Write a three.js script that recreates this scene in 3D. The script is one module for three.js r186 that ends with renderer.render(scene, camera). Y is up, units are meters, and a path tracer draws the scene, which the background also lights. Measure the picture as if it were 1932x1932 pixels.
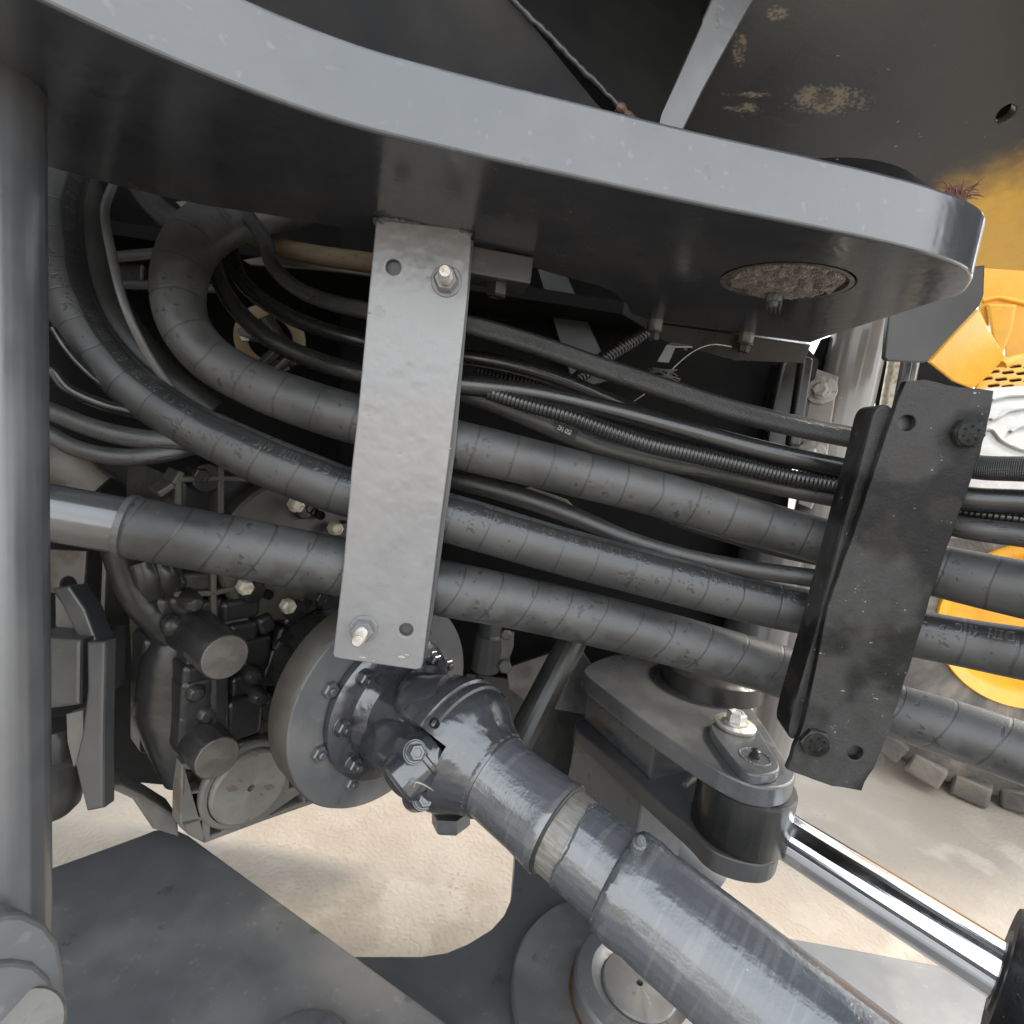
import * as THREE from 'three';
import { mergeGeometries, toCreasedNormals, mergeVertices } from 'three/addons/utils/BufferGeometryUtils.js';
import { RoundedBoxGeometry } from 'three/addons/geometries/RoundedBoxGeometry.js';
import { Brush, Evaluator, SUBTRACTION } from 'three-bvh-csg';

// ------------------------------------------------------------------ camera, sky, sun, exposure
const scene = new THREE.Scene();
const CAM_H = 0.98, F = 1036 / 1932;                       // focal length as a share of the frame's height
const camera = new THREE.PerspectiveCamera(2 * Math.atan(0.5 / F) * 180 / Math.PI, 1, 0.02, 400);
camera.position.set(0, CAM_H, 0);
camera.quaternion.setFromAxisAngle(new THREE.Vector3(1, 0, 0), -8.3 * Math.PI / 180)
  .multiply(new THREE.Quaternion().setFromAxisAngle(new THREE.Vector3(0, 0, 1), 7.5 * Math.PI / 180));
camera.focus = 0.52; camera.userData.fStop = 13;
camera.updateMatrixWorld(true);
scene.add(camera);

const renderer = new THREE.WebGLRenderer({ antialias: true });
renderer.toneMapping = THREE.LinearToneMapping;
renderer.toneMappingExposure = 3.8;
renderer.shadowMap.enabled = true;

{ // a bright, even overcast sky, a little bluer overhead and whiter at the horizon
  const w = 256, h = 128, d = new Float32Array(w * h * 4);
  for (let j = 0; j < h; j++) {
    const e = ((j + 0.5) / h - 0.5) * Math.PI, up = Math.max(0, Math.sin(e));
    for (let i = 0; i < w; i++) {
      const a = i / w * Math.PI * 2;
      const c = 1 + 0.06 * Math.sin(3 * a + 9 * up) + 0.04 * Math.sin(7 * a - 14 * up + 1);
      const k = (j * w + i) * 4, m = e < 0 ? 0.5 : 1;
      d[k] = (0.97 - 0.22 * up) * c * m; d[k + 1] = (0.99 - 0.15 * up) * c * m; d[k + 2] = (0.99 - 0.05 * up) * c * m; d[k + 3] = 1;
    }
  }
  const sky = new THREE.DataTexture(d, w, h, THREE.RGBAFormat, THREE.FloatType);
  sky.mapping = THREE.EquirectangularReflectionMapping; sky.magFilter = THREE.LinearFilter; sky.needsUpdate = true;
  scene.background = sky; scene.environment = sky;
}
const sun = new THREE.DirectionalLight(0xfff4e6, 1.45);
sun.position.set(2.3, 3.5, -1.5); sun.target.position.set(0, 0.9, -0.6);
sun.castShadow = true; sun.shadow.radius = 22; sun.shadow.mapSize.set(2048, 2048);
Object.assign(sun.shadow.camera, { left: -4, right: 4, top: 4, bottom: -4, near: 0.1, far: 16 });
scene.add(sun, sun.target);

// ------------------------------------------------------------------ helpers: points in the place
const V = (x, y, z) => new THREE.Vector3(x, y, z);
const O = camera.position.clone();
const dirOf = (px, py) => V((px - 966) / 1036, -(py - 966) / 1036, -1).applyQuaternion(camera.quaternion);
const D = (px, py, d) => dirOf(px, py).multiplyScalar(d).add(O);               // a sight line at a depth in metres
const H = (px, py, y) => { const r = dirOf(px, py); return r.multiplyScalar((y - O.y) / r.y).add(O); };   // ... on a level plane
const onPlane = (px, py, p, n) => { const r = dirOf(px, py); return r.multiplyScalar(p.clone().sub(O).dot(n) / r.dot(n)).add(O); };
const planeOf = (a, b, c) => { const n = b.clone().sub(a).cross(c.clone().sub(a)).normalize(); return (px, py) => onPlane(px, py, a, n); };
const UPV = V(0, 1, 0);
const mid = (a, b, t = 0.5) => a.clone().lerp(b, t);
let seed = 7;
const rnd = () => { seed = (seed * 1664525 + 1013904223) >>> 0; return seed / 4294967296; };

// ------------------------------------------------------------------ helpers: textures
function lattice(n, s) { const a = new Float32Array(n * n); let q = s * 7919 + 13; for (let i = 0; i < n * n; i++) { q = (q * 1664525 + 1013904223) >>> 0; a[i] = q / 4294967296; } return a; }
const LAT = {};
function vnoise(u, v, n, s) {          // tileable value noise with n cells a side, u and v in 0..1
  const key = n * 1000 + s, a = LAT[key] ?? (LAT[key] = lattice(n, key));
  const x = u * n, y = v * n, xi = Math.floor(x), yi = Math.floor(y), fx = x - xi, fy = y - yi;
  const sx = fx * fx * (3 - 2 * fx), sy = fy * fy * (3 - 2 * fy), m = (k) => ((k % n) + n) % n;
  const p = a[m(yi) * n + m(xi)], q = a[m(yi) * n + m(xi + 1)], r = a[m(yi + 1) * n + m(xi)], t = a[m(yi + 1) * n + m(xi + 1)];
  return p + (q - p) * sx + (r - p) * sy + (p - q - r + t) * sx * sy;
}
function vnoise2(u, v, nx, ny, s) {       // the same with its own number of cells each way
  const key = 'r' + nx + '_' + ny + '_' + s; let a = LAT[key];
  if (!a) { a = LAT[key] = new Float32Array(nx * ny); let q = s * 7919 + 31; for (let i = 0; i < nx * ny; i++) { q = (q * 1664525 + 1013904223) >>> 0; a[i] = q / 4294967296; } }
  const x = u * nx, y = v * ny, xi = Math.floor(x), yi = Math.floor(y), fx = x - xi, fy = y - yi, sx = fx * fx * (3 - 2 * fx), sy = fy * fy * (3 - 2 * fy);
  const X = (k) => ((k % nx) + nx) % nx, Y = (k) => ((k % ny) + ny) % ny * nx, p = a[Y(yi) + X(xi)], q = a[Y(yi) + X(xi + 1)], r = a[Y(yi + 1) + X(xi)], t = a[Y(yi + 1) + X(xi + 1)];
  return p + (q - p) * sx + (r - p) * sy + (p - q - r + t) * sx * sy;
}
const fbm = (u, v, n, o, s) => { let t = 0, a = 0.5, w = 0; for (let i = 0; i < o; i++) { t += a * vnoise(u, v, n << i, s + i); w += a; a *= 0.5; } return t / w; };
const sstep = (a, b, x) => { const t = Math.min(1, Math.max(0, (x - a) / (b - a))); return t * t * (3 - 2 * t); };
function tex(data, w, h, srgb, repU = 1, repV = repU) {
  const t = new THREE.DataTexture(data, w, h, THREE.RGBAFormat, THREE.UnsignedByteType);
  t.wrapS = t.wrapT = THREE.RepeatWrapping; t.magFilter = THREE.LinearFilter; t.minFilter = THREE.LinearMipmapLinearFilter; t.generateMipmaps = true;
  if (srgb) t.colorSpace = THREE.SRGBColorSpace;
  t.repeat.set(repU, repV); t.needsUpdate = true; return t;
}
const toS = (x) => 255 * (x <= 0.0031308 ? 12.92 * x : 1.055 * Math.pow(Math.max(x, 0), 1 / 2.4) - 0.055);
// fn(u, v) -> { c: [r,g,b] linear, r: roughness, b: bump 0..1, m: metalness }
function surface(fn, { size = 512, metres = 0.4, bump = 0.0004, w = size, h = size, repU, repV, ...rest } = {}) {
  const col = new Uint8Array(w * h * 4), rm = new Uint8Array(w * h * 4);   // rm: bump, roughness, metalness
  for (let j = 0; j < h; j++) for (let i = 0; i < w; i++) {
    const o = fn((i + 0.5) / w, (j + 0.5) / h), k = (j * w + i) * 4;
    for (let c = 0; c < 3; c++) col[k + c] = Math.max(0, Math.min(255, toS(o.c[c])));
    rm[k + 1] = Math.max(8, Math.min(255, o.r * 255)); rm[k + 2] = 255 * (o.m ?? 0); 
    rm[k] = Math.max(0, Math.min(255, (o.b ?? 0.5) * 255));
    col[k + 3] = rm[k + 3] = 255;
  }
  const ru = repU ?? 1 / metres, rv = repV ?? 1 / metres, t = tex(rm, w, h, false, ru, rv);
  return new THREE.MeshPhysicalMaterial({ map: tex(col, w, h, true, ru, rv), roughnessMap: t, metalnessMap: t, roughness: 1, metalness: 1, bumpMap: t, bumpScale: bump, ...rest });
}
const mixc = (a, b, t) => [a[0] + (b[0] - a[0]) * t, a[1] + (b[1] - a[1]) * t, a[2] + (b[2] - a[2]) * t];
const g3 = (x) => [x, x, x * 1.02];

// painted frame steel: orange peel, dust film, specks of overspray, scuffs and faint scratches
const paint = (base, s, { rough = 0.34, dust = 0.25, peel = 0.5, speck = 0.5, dustC = [0.34, 0.31, 0.27], metres = 0.42, bump = 0.0005, size = 640, rust = 0, coat = 0, spots = 0, streak = 0 } = {}) => surface((u, v) => {
  const n1 = fbm(u, v, 4, 5, s), n2 = fbm(u, v, 24, 3, s + 20), n3 = vnoise(u, v, 200, s + 40), n4 = vnoise(u, v, 320, s + 41);
  let c = mixc(base, dustC, dust * (0.12 + 0.5 * sstep(0.42, 0.75, n1)) + 0.05 * dust * n3);
  const k = 0.9 + 0.2 * n2; c = c.map((x) => x * k);
  const sp = sstep(1 - 0.025 * speck, 1, n4 * 0.55 + n3 * 0.45 + 0.06 * n1); c = mixc(c, [0.55, 0.53, 0.5], 0.7 * sp);
  const ch = sstep(0.79, 0.85, fbm(u, v, 20, 4, s + 60)); c = mixc(c, [0.025, 0.02, 0.017], 0.4 * ch * Math.min(1, speck));
  if (spots) { const w1 = vnoise(u, v, 60, s + 70), w2 = vnoise(u, v, 140, s + 71), q = sstep(0.82, 0.92, w1 * 0.75 + w2 * 0.3) * sstep(0.35, 0.6, n1); c = mixc(c, [0.3, 0.29, 0.28], 0.2 * spots * q); }
  let sk = 0; if (streak) { sk = vnoise2(u, v, 6, 300, s + 72) * 0.5 + vnoise2(u, v, 24, 420, s + 73) * 0.5; const lg = sstep(0.72, 0.8, vnoise2(u, v, 10, 120, s + 74)); c = mixc(c, [0.3, 0.29, 0.28], 0.1 * streak * lg); c = c.map((x) => x * (0.92 + 0.16 * sk)); }
  const ru = rust ? sstep(0.66 - 0.1 * rust, 0.74, fbm(u, v, 7, 5, s + 80)) : 0; c = mixc(c, [0.085, 0.05, 0.03], 0.6 * ru);
  return { c, r: rough + 0.16 * (n1 - 0.5) + 0.12 * (n2 - 0.5) + 0.25 * ru + 0.2 * sp, b: 0.5 + peel * (0.35 * (fbm(u, v, 48, 2, s + 90) - 0.5) + 0.22 * (n1 - 0.5)) - 0.15 * ch + 0.07 * streak * (sk - 0.5) + 0.09 * (streak ? 1 : 0) * (n4 - 0.5), m: 0 };
}, { size, metres, bump, ...(coat ? { clearcoat: coat, clearcoatRoughness: 0.14 } : {}) });

const M = {};
M.frame = paint([0.046, 0.049, 0.055], 1, { rough: 0.33, dust: 0.14 });
M.frameDark = paint([0.035, 0.036, 0.039], 2, { rough: 0.34, dust: 0.16 });
M.frameGloss = paint([0.05, 0.052, 0.056], 3, { rough: 0.22, dust: 0.2, speck: 0.9, peel: 0.5, bump: 0.0007 });
M.under = paint([0.075, 0.072, 0.068], 4, { rough: 0.24, dust: 0.35, speck: 1.6, rust: 0.5, peel: 0.3 });
M.lower = paint([0.074, 0.076, 0.08], 5, { rough: 0.37, dust: 0.3, speck: 1.8, spots: 0.9 });
M.black = paint([0.012, 0.012, 0.012], 6, { rough: 0.28, dust: 0.09, speck: 0.4 });
M.void = paint([0.005, 0.005, 0.005], 7, { rough: 0.7, dust: 0.02, speck: 0.1, size: 256 });  // near black, stands in for the shade of gaps, holes and inner walls
M.cast = paint([0.012, 0.012, 0.0125], 8, { rough: 0.33, dust: 0.06, peel: 1.2, bump: 0.0012 });
M.castBare = paint([0.095, 0.089, 0.079], 9, { rough: 0.55, dust: 0.25, peel: 1.2, bump: 0.001, rust: 0.2 });
M.shaft = paint([0.052, 0.056, 0.064], 10, { rough: 0.25, dust: 0.1, speck: 1.1, peel: 0.8, bump: 0.0012, streak: 1 });
M.shaftDark = paint([0.024, 0.026, 0.031], 11, { rough: 0.26, dust: 0.16, peel: 1.0, bump: 0.0012 });
M.lug = paint([0.05, 0.052, 0.056], 12, { rough: 0.31, dust: 0.2, speck: 1.8, spots: 0.7, rust: 0.12, peel: 0.8 });
M.silver = paint([0.15, 0.154, 0.162], 13, { rough: 0.32, dust: 0.4, speck: 0.5, dustC: [0.24, 0.2, 0.165], spots: 0.6, peel: 1.4, bump: 0.0009 });
M.grey = paint([0.04, 0.042, 0.047], 14, { rough: 0.42, dust: 0.15, speck: 0.2, size: 384 });
M.yellow = paint([0.66, 0.32, 0.02], 15, { rough: 0.3, dust: 0.22, speck: 0.1, dustC: [0.5, 0.34, 0.14], size: 384, peel: 0.3 });
M.column = paint([0.24, 0.225, 0.205], 24, { rough: 0.2, dust: 0.15, speck: 0.3, size: 256 });
M.pale = paint([0.36, 0.33, 0.29], 25, { rough: 0.4, dust: 0.2, size: 256 });
M.castMid = paint([0.05, 0.044, 0.037], 26, { rough: 0.5, dust: 0.2, size: 256 });
M.void.specularIntensity = 0.25; M.black.specularIntensity = 0.7;
M.gold = paint([0.15, 0.095, 0.03], 16, { rough: 0.4, dust: 0.3, speck: 0.8, size: 256, rust: 0.6 });
M.roughBlack = surface((u, v) => {
  const n1 = fbm(u, v, 5, 5, 301), n2 = fbm(u, v, 40, 3, 302), n3 = vnoise(u, v, 220, 303);
  const p = sstep(0.44, 0.62, n1);
  let c = mixc([0.004, 0.004, 0.004], [0.042, 0.041, 0.0405], 0.75 * p * (0.6 + 0.6 * n2));
  c = mixc(c, [0.4, 0.38, 0.36], 0.6 * sstep(0.93, 0.99, n3 * 0.7 + n2 * 0.42));
  c = mixc(c, [0.03, 0.024, 0.02], 0.3 * sstep(0.6, 0.7, fbm(u, v, 9, 4, 305)));
  return { c, r: 0.6 + 0.2 * (n2 - 0.5), b: 0.5 * n2 + 0.3 * n3 + 0.2 * n1 };
}, { size: 640, metres: 0.32, bump: 0.0007 });
M.zinc = surface((u, v) => { const n = fbm(u, v, 8, 4, 320), n2 = vnoise(u, v, 90, 321); return { c: mixc([0.55, 0.53, 0.5], [0.42, 0.37, 0.3], sstep(0.4, 0.7, n)), r: 0.34 + 0.25 * n + 0.08 * n2, b: n2 * 0.6 + n * 0.4, m: 0.75 }; }, { size: 256, metres: 0.06, bump: 0.00025 });
M.zincYellow = surface((u, v) => { const n = fbm(u, v, 8, 4, 322); return { c: mixc([0.6, 0.55, 0.46], [0.4, 0.34, 0.24], sstep(0.35, 0.7, n)), r: 0.42 + 0.2 * n, b: n, m: 0.35 }; }, { size: 128, metres: 0.05, bump: 0.0002 });
M.bare = surface((u, v) => { const n = vnoise(u, v * 0.999, 6, 330), s = vnoise(u, v, 128, 331), l = fbm(u * 1, v, 10, 4, 332); const k = vnoise2(u, v, 60, 5, 333); return { c: mixc([0.2, 0.19, 0.175], [0.16, 0.14, 0.115], sstep(0.4, 0.7, l)).map((x) => x * (0.75 + 0.5 * k)), r: 0.5 + 0.15 * s, b: 0.4 * s + 0.2 * n + 0.4 * k, m: 0.45 }; }, { size: 256, metres: 0.1, bump: 0.0003 });
M.chrome = surface((u, v) => { const s = vnoise(u, v, 128, 340), n = fbm(u, v, 6, 4, 341); return { c: mixc([0.78, 0.78, 0.8], [0.68, 0.68, 0.68], n), r: 0.08 + 0.05 * n + 0.04 * s, b: 0.5 + 0.1 * n, m: 1 }; }, { size: 256, metres: 0.2, bump: 0.0001 });
M.plug = paint([0.13, 0.124, 0.112], 17, { rough: 0.5, dust: 0.3, rust: 0.2, size: 256, metres: 0.16 });
M.stud = paint([0.065, 0.057, 0.05], 18, { rough: 0.45, dust: 0.2, rust: 0.5, size: 256, metres: 0.12 });
M.rust = paint([0.075, 0.035, 0.016], 19, { rough: 0.5, dust: 0.1, rust: 0.3, size: 256, metres: 0.1, peel: 2 });
M.weld = paint([0.1, 0.105, 0.11], 20, { rough: 0.2, dust: 0.1, peel: 3, size: 256, metres: 0.06, bump: 0.0012 });
M.rough = surface((u, v) => { const n = fbm(u, v, 10, 4, 350), k = fbm(u, v, 24, 3, 351); return { c: mixc([0.42, 0.4, 0.38], [0.1, 0.085, 0.07], sstep(0.4, 0.62, k)), r: 0.2 + 0.35 * n, b: 0.6 * n + 0.4 * k, m: 0.7 }; }, { size: 256, metres: 0.07, bump: 0.003 });

// ---- rubber: uv.x in metres along the hose, uv.y once round it
for (const [m, ior] of [[M.frame, 1.85], [M.frameGloss, 1.8], [M.shaft, 1.85], [M.shaftDark, 1.85], [M.lug, 1.75], [M.lower, 1.65], [M.silver, 1.8], [M.grey, 1.6]]) m.ior = ior;   // glossy enamel
M.roughBlack.specularIntensity = 0.55;
const TILE = 0.24;
function hoseSkin(base, s, { pitch = 8, slant = 0.7, groove = 1, dust = 0.5, rough = 0.55, stain = 0.5, weave = 0, text = '', textAt = 0.16, bump = 0.0006, dustC = [0.17, 0.168, 0.165], lay = !!text } = {}) {
  const w = 1024, h = 512;
  let ink = null;
  if (text) {
    const cv = document.createElement('canvas'); cv.width = w; cv.height = h;
    const x = cv.getContext('2d'); x.fillStyle = '#000'; x.fillRect(0, 0, w, h); x.fillStyle = '#fff';
    x.font = 'bold 46px sans-serif'; x.textAlign = 'center'; x.textBaseline = 'middle';
    x.save(); x.translate(w / 2, h * textAt); x.scale(-1, 1); x.fillText(text, 0, 0, w * 0.97); x.restore();
    ink = x.getImageData(0, 0, w, h).data;
  }
  const skin = surface((u, v) => {
    const n1 = fbm(u, v, 4, 5, s), n2 = fbm(u, v, 32, 3, s + 11), n3 = vnoise(u, v, 256, s + 12);
    const q = ((u * pitch + slant * 0.5 * Math.sin(v * Math.PI * 2 + 0.7) + 0.1 * (vnoise(u, v, 8, s + 9) - 0.5)) % 1 + 1) % 1, dq = Math.min(q, 1 - q);
    const line = pitch ? groove * (1 - sstep(0.012, 0.04, dq)) : 0, side = pitch ? groove * sstep(0.0, 0.5, q) : 0;
    let c = mixc(base, dustC, dust * (0.35 + 0.65 * sstep(0.3, 0.65, n1)) * (0.85 + 0.3 * n2));
    c = mixc(c, [0.008, 0.008, 0.008], 0.6 * line);
    const stn = sstep(0.6, 0.72, fbm(u, v, 9, 4, s + 30)) * stain; c = mixc(c, [0.014, 0.013, 0.012], 0.6 * stn);
    const sp = sstep(0.93, 0.99, n3 * 0.6 + n2 * 0.5); c = mixc(c, [0.36, 0.35, 0.33], 0.35 * sp);
    const nick = sstep(0.7, 0.76, vnoise2(u, v, 40, 26, s + 40) * 0.55 + vnoise2(u, v, 90, 60, s + 41) * 0.45) * sstep(0.5, 0.62, fbm(u, v, 5, 3, s + 42)); c = mixc(c, [0.008, 0.008, 0.008], 0.75 * nick);
    let r = rough + 0.15 * (n1 - 0.5) - 0.12 * stn, b = 0.5 + 0.14 * (n2 - 0.5) + 0.2 * side - 0.28 * line + 0.1 * (n3 - 0.5) - 0.3 * nick;
    if (weave) { const wv = Math.sin((u * 84 + v * 26) * Math.PI * 2) * Math.sin((u * 84 - v * 26) * Math.PI * 2); b += weave * 0.25 * wv; }
    if (lay) {
      const band = 1 - sstep(0.055, 0.063, Math.abs(v - textAt - 0.004 * Math.sin(u * 18.85)));
      c = mixc(c, [0.02, 0.02, 0.021], 0.85 * band); r = r + (0.3 - r) * band;
      const k = (Math.min(h - 1, Math.floor(v * h)) * w + Math.min(w - 1, Math.floor(u * w))) * 4, t = ink[k] / 255;
      b += 0.3 * t * band; c = mixc(c, [0.1, 0.1, 0.1], 0.2 * t * band);
    }
    return { c, r, b };
  }, { w, h, repU: 1 / TILE, repV: 1, bump });
  skin.userData.hose = true; skin.ior = 1.62; return skin;
}
M.hoseA = hoseSkin([0.02, 0.02, 0.02], 401, { dust: 0.62, dustC: [0.07, 0.069, 0.069], stain: 0.45, rough: 0.52, slant: 0.1, pitch: 6, groove: 1 });
M.hoseB = hoseSkin([0.022, 0.022, 0.022], 411, { dust: 0.55, dustC: [0.07, 0.069, 0.069], stain: 0.5, rough: 0.5, slant: 0.1, pitch: 6, groove: 1, text: 'SA   1 1   DN   38 -   G 1 -   DIN   NIC', textAt: 0.597 });
M.hoseC = hoseSkin([0.02, 0.02, 0.02], 421, { dust: 0.6, dustC: [0.07, 0.069, 0.069], stain: 0.65, rough: 0.52, slant: 0.65, pitch: 6, groove: 1.1 });
M.hoseSmall = hoseSkin([0.007, 0.007, 0.007], 431, { pitch: 0, dust: 0.08, rough: 0.27, stain: 0.6, dustC: [0.08, 0.078, 0.074], bump: 0.0003 });
M.hoseBraid = hoseSkin([0.008, 0.008, 0.008], 441, { pitch: 0, dust: 0.14, rough: 0.3, stain: 0.4, weave: 1.6, dustC: [0.09, 0.09, 0.09], bump: 0.0007 });
M.hoseDull = hoseSkin([0.01, 0.0095, 0.009], 451, { pitch: 4, groove: 0.3, slant: 0.2, dust: 0.2, rough: 0.5, stain: 0.6 });
M.rubber = paint([0.01, 0.01, 0.01], 22, { rough: 0.5, dust: 0.2, size: 256 });
M.tyre = paint([0.04, 0.038, 0.035], 23, { rough: 0.8, dust: 0.9, dustC: [0.26, 0.22, 0.175], peel: 2, bump: 0.003, metres: 0.6, size: 384 });

// ------------------------------------------------------------------ helpers: shapes
function boxUV(g) {                     // uv in metres from the dominant axis of each face
  if (g.index) g = g.toNonIndexed();
  const p = g.attributes.position, uv = new Float32Array(p.count * 2), a = V(), b = V(), c = V();
  for (let i = 0; i < p.count; i += 3) {
    a.fromBufferAttribute(p, i); b.fromBufferAttribute(p, i + 1); c.fromBufferAttribute(p, i + 2);
    const n = b.clone().sub(a).cross(c.clone().sub(a)), ax = Math.abs(n.x), ay = Math.abs(n.y), az = Math.abs(n.z);
    [a, b, c].forEach((q, k) => {
      const [s, t] = ay >= ax && ay >= az ? [q.x, q.z] : ax >= az ? [q.z, q.y] : [q.x, q.y];
      uv[(i + k) * 2] = s; uv[(i + k) * 2 + 1] = t;
    });
  }
  g.setAttribute('uv', new THREE.BufferAttribute(uv, 2));
  return g;
}
const merge = (list) => mergeGeometries(list.map((g) => { const q = g.index ? g.toNonIndexed() : g; for (const k of Object.keys(q.attributes)) if (!['position', 'normal', 'uv'].includes(k)) q.deleteAttribute(k); return q; }));
function basis(n, hint = UPV) {
  const w = n.clone().normalize(); let u = hint.clone().cross(w); if (u.length() < 1e-3) u = V(1, 0, 0).cross(w); u.normalize();
  return { u, v: w.clone().cross(u), w };
}
// a flat plate: its visible face through planar world points, thick away from the eye (or along dir)
const fillet = (pts, r, it = 3) => { for (let k = 0; k < it; k++) { const o = []; pts.forEach((p, i) => { const a = pts[(i + pts.length - 1) % pts.length], b = pts[(i + 1) % pts.length], q = r / (1 << k); const la = p.distanceTo(a), lb = p.distanceTo(b), fa = Math.min(0.27, q / la), fb = Math.min(0.27, q / lb); o.push(p.clone().lerp(a, fa), p.clone().lerp(b, fb)); }); pts = o; } return pts; };
function plate(pts, thick, { bevel = 0.0015, dir, holes = [], round = 0, steps = 2 } = {}) {
  if (round) pts = fillet(pts, round);
  const n = V(); pts.forEach((p, i) => { const q = pts[(i + 1) % pts.length]; n.add(V((p.y - q.y) * (p.z + q.z), (p.z - q.z) * (p.x + q.x), (p.x - q.x) * (p.y + q.y))); }); n.normalize();
  const c = pts.reduce((s, p) => s.add(p), V()).divideScalar(pts.length);
  let w = dir ? dir.clone().normalize() : n.clone();
  if (!dir && w.dot(c.clone().sub(O)) < 0) w.negate();
  const { u, v } = basis(w, Math.abs(w.y) > 0.9 ? V(0, 0, 1) : UPV);
  const to2 = (p) => { const q = p.clone().sub(c); return new THREE.Vector2(q.dot(u), q.dot(v)); };
  let p2 = pts.map(to2); if (THREE.ShapeUtils.isClockWise(p2)) p2.reverse();
  const shape = new THREE.Shape(p2);
  for (const hl of holes) {
    const path = new THREE.Path();
    if (hl.pts) { let q = hl.pts.map(to2); if (!THREE.ShapeUtils.isClockWise(q)) q.reverse(); path.setFromPoints(q); }
    else { const q = to2(hl.c); path.absellipse(q.x, q.y, hl.r, hl.r2 ?? hl.r, 0, Math.PI * 2, true, 0); }
    shape.holes.push(path);
  }
  const b = Math.min(bevel, thick * 0.4);
  let g = new THREE.ExtrudeGeometry(shape, { depth: thick - 2 * b, bevelEnabled: b > 0, bevelSize: b, bevelThickness: b, bevelOffset: -b, bevelSegments: steps, curveSegments: 20 });
  g.translate(0, 0, b);
  g.applyMatrix4(new THREE.Matrix4().makeBasis(u, v, w).setPosition(c));
  return boxUV(toCreasedNormals(g, 0.2));
}
const smooth = (pts, n, closed = false) => new THREE.CatmullRomCurve3(pts, closed, 'centripetal').getPoints(n);
// a swept tube: stations [point, radius]; the seam's zero turns towards the eye
function tube(st, { seg = 24, n = st.length * 8, cap = true, u0 = 0, flat = 1, rib = 0, ribPitch = 0.005 } = {}) {
  const curve = new THREE.CatmullRomCurve3(st.map((s) => s[0]), false, 'centripetal'), rs = st.map((s) => s[1]);
  const pos = [], nor = [], uv = [], idx = [], P = curve.getPoints(n), L = [0];
  for (let i = 1; i <= n; i++) L.push(L[i - 1] + P[i].distanceTo(P[i - 1]));
  for (let i = 0; i <= n; i++) {
    const t = P[Math.min(n, i + 1)].clone().sub(P[Math.max(0, i - 1)]).normalize();
    const e = O.clone().sub(P[i]); e.addScaledVector(t, -e.dot(t)).normalize();
    const up = e.clone().cross(t).normalize(); if (up.y < 0 && false) up.negate();
    const k = i / n * (rs.length - 1), a = Math.floor(k), f = k - a;
    let r = rs[a] + (rs[Math.min(a + 1, rs.length - 1)] - rs[a]) * f;
    if (rib) r *= 1 + rib * Math.pow(Math.abs(Math.sin(Math.PI * L[i] / ribPitch)), 0.7) - rib * 0.5;
    for (let j = 0; j <= seg; j++) {
      const th = j / seg * Math.PI * 2 - Math.PI, d = e.clone().multiplyScalar(Math.cos(th)).addScaledVector(up, Math.sin(th) * flat);
      pos.push(P[i].x + d.x * r, P[i].y + d.y * r, P[i].z + d.z * r); nor.push(d.x, d.y, d.z); uv.push(u0 + L[i], j / seg);
    }
  }
  for (let i = 0; i < n; i++) for (let j = 0; j < seg; j++) { const a = i * (seg + 1) + j, b = a + seg + 1; idx.push(a, b, a + 1, a + 1, b, b + 1); }
  if (cap) for (const e of [0, n]) {
    const c = pos.length / 3; pos.push(P[e].x, P[e].y, P[e].z); const t = P[e ? n : 1].clone().sub(P[e ? n - 1 : 0]).normalize().multiplyScalar(e ? 1 : -1); nor.push(t.x, t.y, t.z); uv.push(L[e], 0.5);
    const s = c + 1; for (let j = 0; j <= seg; j++) { const q = (e * (seg + 1) + j) * 3; pos.push(pos[q], pos[q + 1], pos[q + 2]); nor.push(t.x, t.y, t.z); uv.push(L[e], j / seg); }
    for (let j = 0; j < seg; j++) e ? idx.push(c, s + j + 1, s + j) : idx.push(c, s + j, s + j + 1);
  }
  const g = new THREE.BufferGeometry();
  g.setAttribute('position', new THREE.Float32BufferAttribute(pos, 3)); g.setAttribute('normal', new THREE.Float32BufferAttribute(nor, 3)); g.setAttribute('uv', new THREE.Float32BufferAttribute(uv, 2)); g.setIndex(idx);
  if (rib) g.computeVertexNormals();
  g.userData.tubeR = rs.reduce((q, r) => q + r, 0) / rs.length;
  return g;
}
// a turned part: profile [[along, radius], ...] about the axis from a towards dir
function turned(a, dir, profile, seg = 48, crease = 0.7) {
  const w = dir.clone().normalize(), { u, v } = basis(w);
  let g = new THREE.LatheGeometry(profile.map(([t, r]) => new THREE.Vector2(Math.max(r, 1e-5), t)), seg);
  const uv = g.attributes.uv, p = g.attributes.position, rmax = Math.max(...profile.map((q) => q[1]));
  for (let i = 0; i < uv.count; i++) { const r = Math.hypot(p.getX(i), p.getZ(i)); uv.setXY(i, uv.getX(i) * Math.PI * 2 * rmax, p.getY(i) + (rmax - r)); }
  g.applyMatrix4(new THREE.Matrix4().makeBasis(v, w, u).setPosition(a));
  return toCreasedNormals(g, crease);
}
const rod = (a, b, r, c = 0.0008, seg = 32) => { const l = a.distanceTo(b); return turned(a, b.clone().sub(a), [[0, 0], [0, r - c], [c, r], [l - c, r], [l, r - c], [l, 0]], seg); };
function hexHead(c, n, r, h) {       // a hexagon head standing on c
  return boxUV(toCreasedNormals(turnedRaw(c, n, [[0, 0], [0, r], [h * 0.82, r], [h, r * 0.84], [h, r * 0.55], [h * 0.93, r * 0.5], [h * 0.93, 0]], 6), 0.3));
}
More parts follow.
